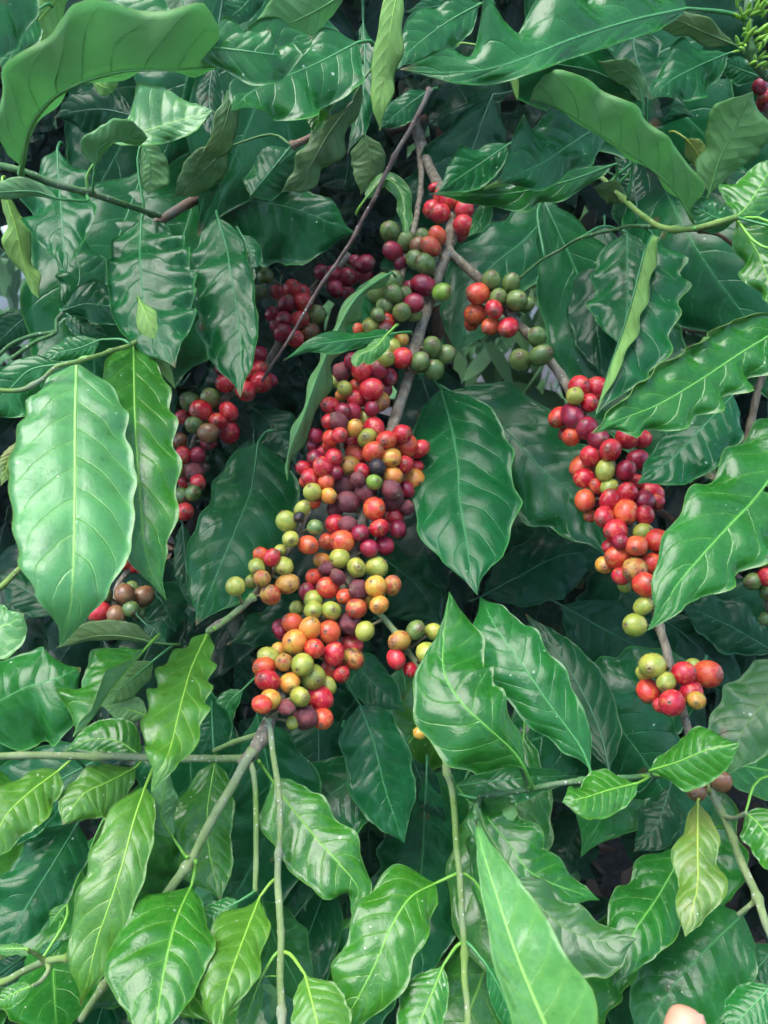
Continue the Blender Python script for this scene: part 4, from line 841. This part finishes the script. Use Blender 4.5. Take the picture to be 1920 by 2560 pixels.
# ------------------------------------------------------------------ hand at the lower edge, index finger raised
def skin_mat(name, a, b):
    s = NT(name); tc = s.n('ShaderNodeTexCoord'); oc = tc.outputs['Object']; p = s.n('ShaderNodeBsdfPrincipled')
    s.L(s.mix(s.ramp(s.noise(oc, 70, 3), .35, .65), a, b), p.inputs[0]); p.inputs['Roughness'].default_value = .45
    p.inputs['Subsurface Weight'].default_value = .12; p.inputs['Subsurface Radius'].default_value = (1, .3, .15); p.inputs['Subsurface Scale'].default_value = .005
    bp = s.n('ShaderNodeBump'); bp.inputs['Strength'].default_value = .25; bp.inputs['Distance'].default_value = .0006; s.L(s.noise(oc, 900, 3), bp.inputs['Height']); s.L(bp.outputs[0], p.inputs['Normal']); s.L(p.outputs[0], s.out.inputs[0]); return s.m
def hand():
    tip = at(*src('L', 1210, 1522), .33)
    dirf = (RT * .45 + UP * .72 + FW * .45).normalized()      # the way the index finger points
    across = dirf.cross(-FW).normalized(); across = (across - dirf * across.dot(dirf)).normalized()
    back = dirf.cross(across).normalized()                     # nail side
    if back.dot(-FW) < 0: back = -back
    kn = tip - dirf * .085; wrist = kn - dirf * .095 - across * .0
    chains = []
    pe = [tip - dirf * .002, tip - dirf * .024 + back * .001, tip - dirf * .047 + back * .003, kn]
    edges = []; verts = []; rad = []
    def add(p, r): verts.append(p); rad.append(r); return len(verts) - 1
    w0 = add(wrist, .024); pal = add(wrist.lerp(kn, .5) - across * .012, .027)
    fa = add(wrist - dirf * .14 - UP * .02 - FW * .03, .030); fb = add(wrist - dirf * .26 - UP * .05 - FW * .08, .038)
    edges += [(w0, pal), (w0, fa), (fa, fb)]
    def chain(root, pts, rs):
        prev = root
        for p, r_ in zip(pts, rs):
            i = add(p, r_); edges.append((prev, i)); prev = i
    # index straight, the others curled to the palm, thumb from the side
    chain(pal, [kn, pe[2], pe[1], pe[0]], [.0125, .0105, .0100, .0086])
    curl = -back
    for k, (o_, ln) in enumerate(((.021, .9), (.041, .84), (.058, .7))):
        k0 = kn - across * o_ - dirf * (.006 * k)
        chain(pal, [k0, k0 + dirf * .03 * ln + curl * .020, k0 + dirf * .012 * ln + curl * .042, k0 - dirf * .012 * ln + curl * .040], [.0125, .0098, .009, .0075])
    t0 = wrist.lerp(kn, .35) + across * .022
    chain(pal, [t0, t0 + dirf * .03 + across * .018 + curl * .012, t0 + dirf * .055 + across * .016 + curl * .022], [.0135, .011, .0085])
    fb = verts[fb]
    root = thing('person', fb, 'hand with raised fingertip at the bottom edge beside the glossy leaf', 'person')
    m = bpy.data.meshes.new('hand'); m.from_pydata([v - fb for v in verts], edges, []); m.materials.append(skin_mat('skin', (.50, .22, .13), (.60, .30, .19)))
    o = link('hand', m, root)
    sm = o.modifiers.new('skin', 'SKIN'); sm.use_smooth_shade = True
    for i, r_ in enumerate(rad): m.skin_vertices[0].data[i].radius = (r_, r_); m.skin_vertices[0].data[i].use_root = (i == w0)
    ss = o.modifiers.new('sub', 'SUBSURF'); ss.levels = 2; ss.render_levels = 2
    # nail on the side of the fingertip turned to the right
    side = (back * .88 + across * .48).normalized(); ax2 = dirf.cross(side).normalized(); vs = []; fs = []; n = 8
    for i in range(n + 1):
        for j in range(n + 1):
            u, v = i / n - .5, j / n - .5; u2 = u * math.sqrt(1 - 2 * v * v * .8); v2 = v * math.sqrt(1 - 2 * u * u * .8)
            a = v2 * 1.5; c = tip - dirf * (.0092 - u2 * .0115)
            rr = .0070 * (1 - .16 * max(0, u2 * 2) ** 2)
            vs.append(c + side * (math.cos(a) * rr) + ax2 * (math.sin(a) * rr))
    for i in range(n):
        for j in range(n): a = i * (n + 1) + j; fs.append((a, a + 1, a + n + 2, a + n + 1))
    nm = place('fingernail', vs, fs, [skin_mat('nail', (.58, .28, .21), (.66, .36, .28))], root, tip)
    so_ = nm.modifiers.new('thick', 'SOLIDIFY'); so_.thickness = .0004
hand()

# ------------------------------------------------------------------ haze box added to imitate a milky lens veil
hv = [V((x, y, z)) for x in (-60, 60) for y in (-60, 62) for z in (-1.2, 3.4)]
hf = [(0, 1, 3, 2), (4, 6, 7, 5), (0, 4, 5, 1), (2, 3, 7, 6), (0, 2, 6, 4), (1, 5, 7, 3)]
hm = bpy.data.materials.new('lens_veil'); hm.use_nodes = True; ht = hm.node_tree; ht.nodes.clear(); ho = ht.nodes.new('ShaderNodeOutputMaterial'); hp = ht.nodes.new('ShaderNodeVolumePrincipled')
hp.inputs['Color'].default_value = (.62, .88, .92, 1); hp.inputs['Density'].default_value = .013; hp.inputs['Anisotropy'].default_value = .2
ht.links.new(hp.outputs[0], ho.inputs['Volume'])
o = place('haze', hv, hf, [hm], smooth=False); o['kind'] = 'stuff'
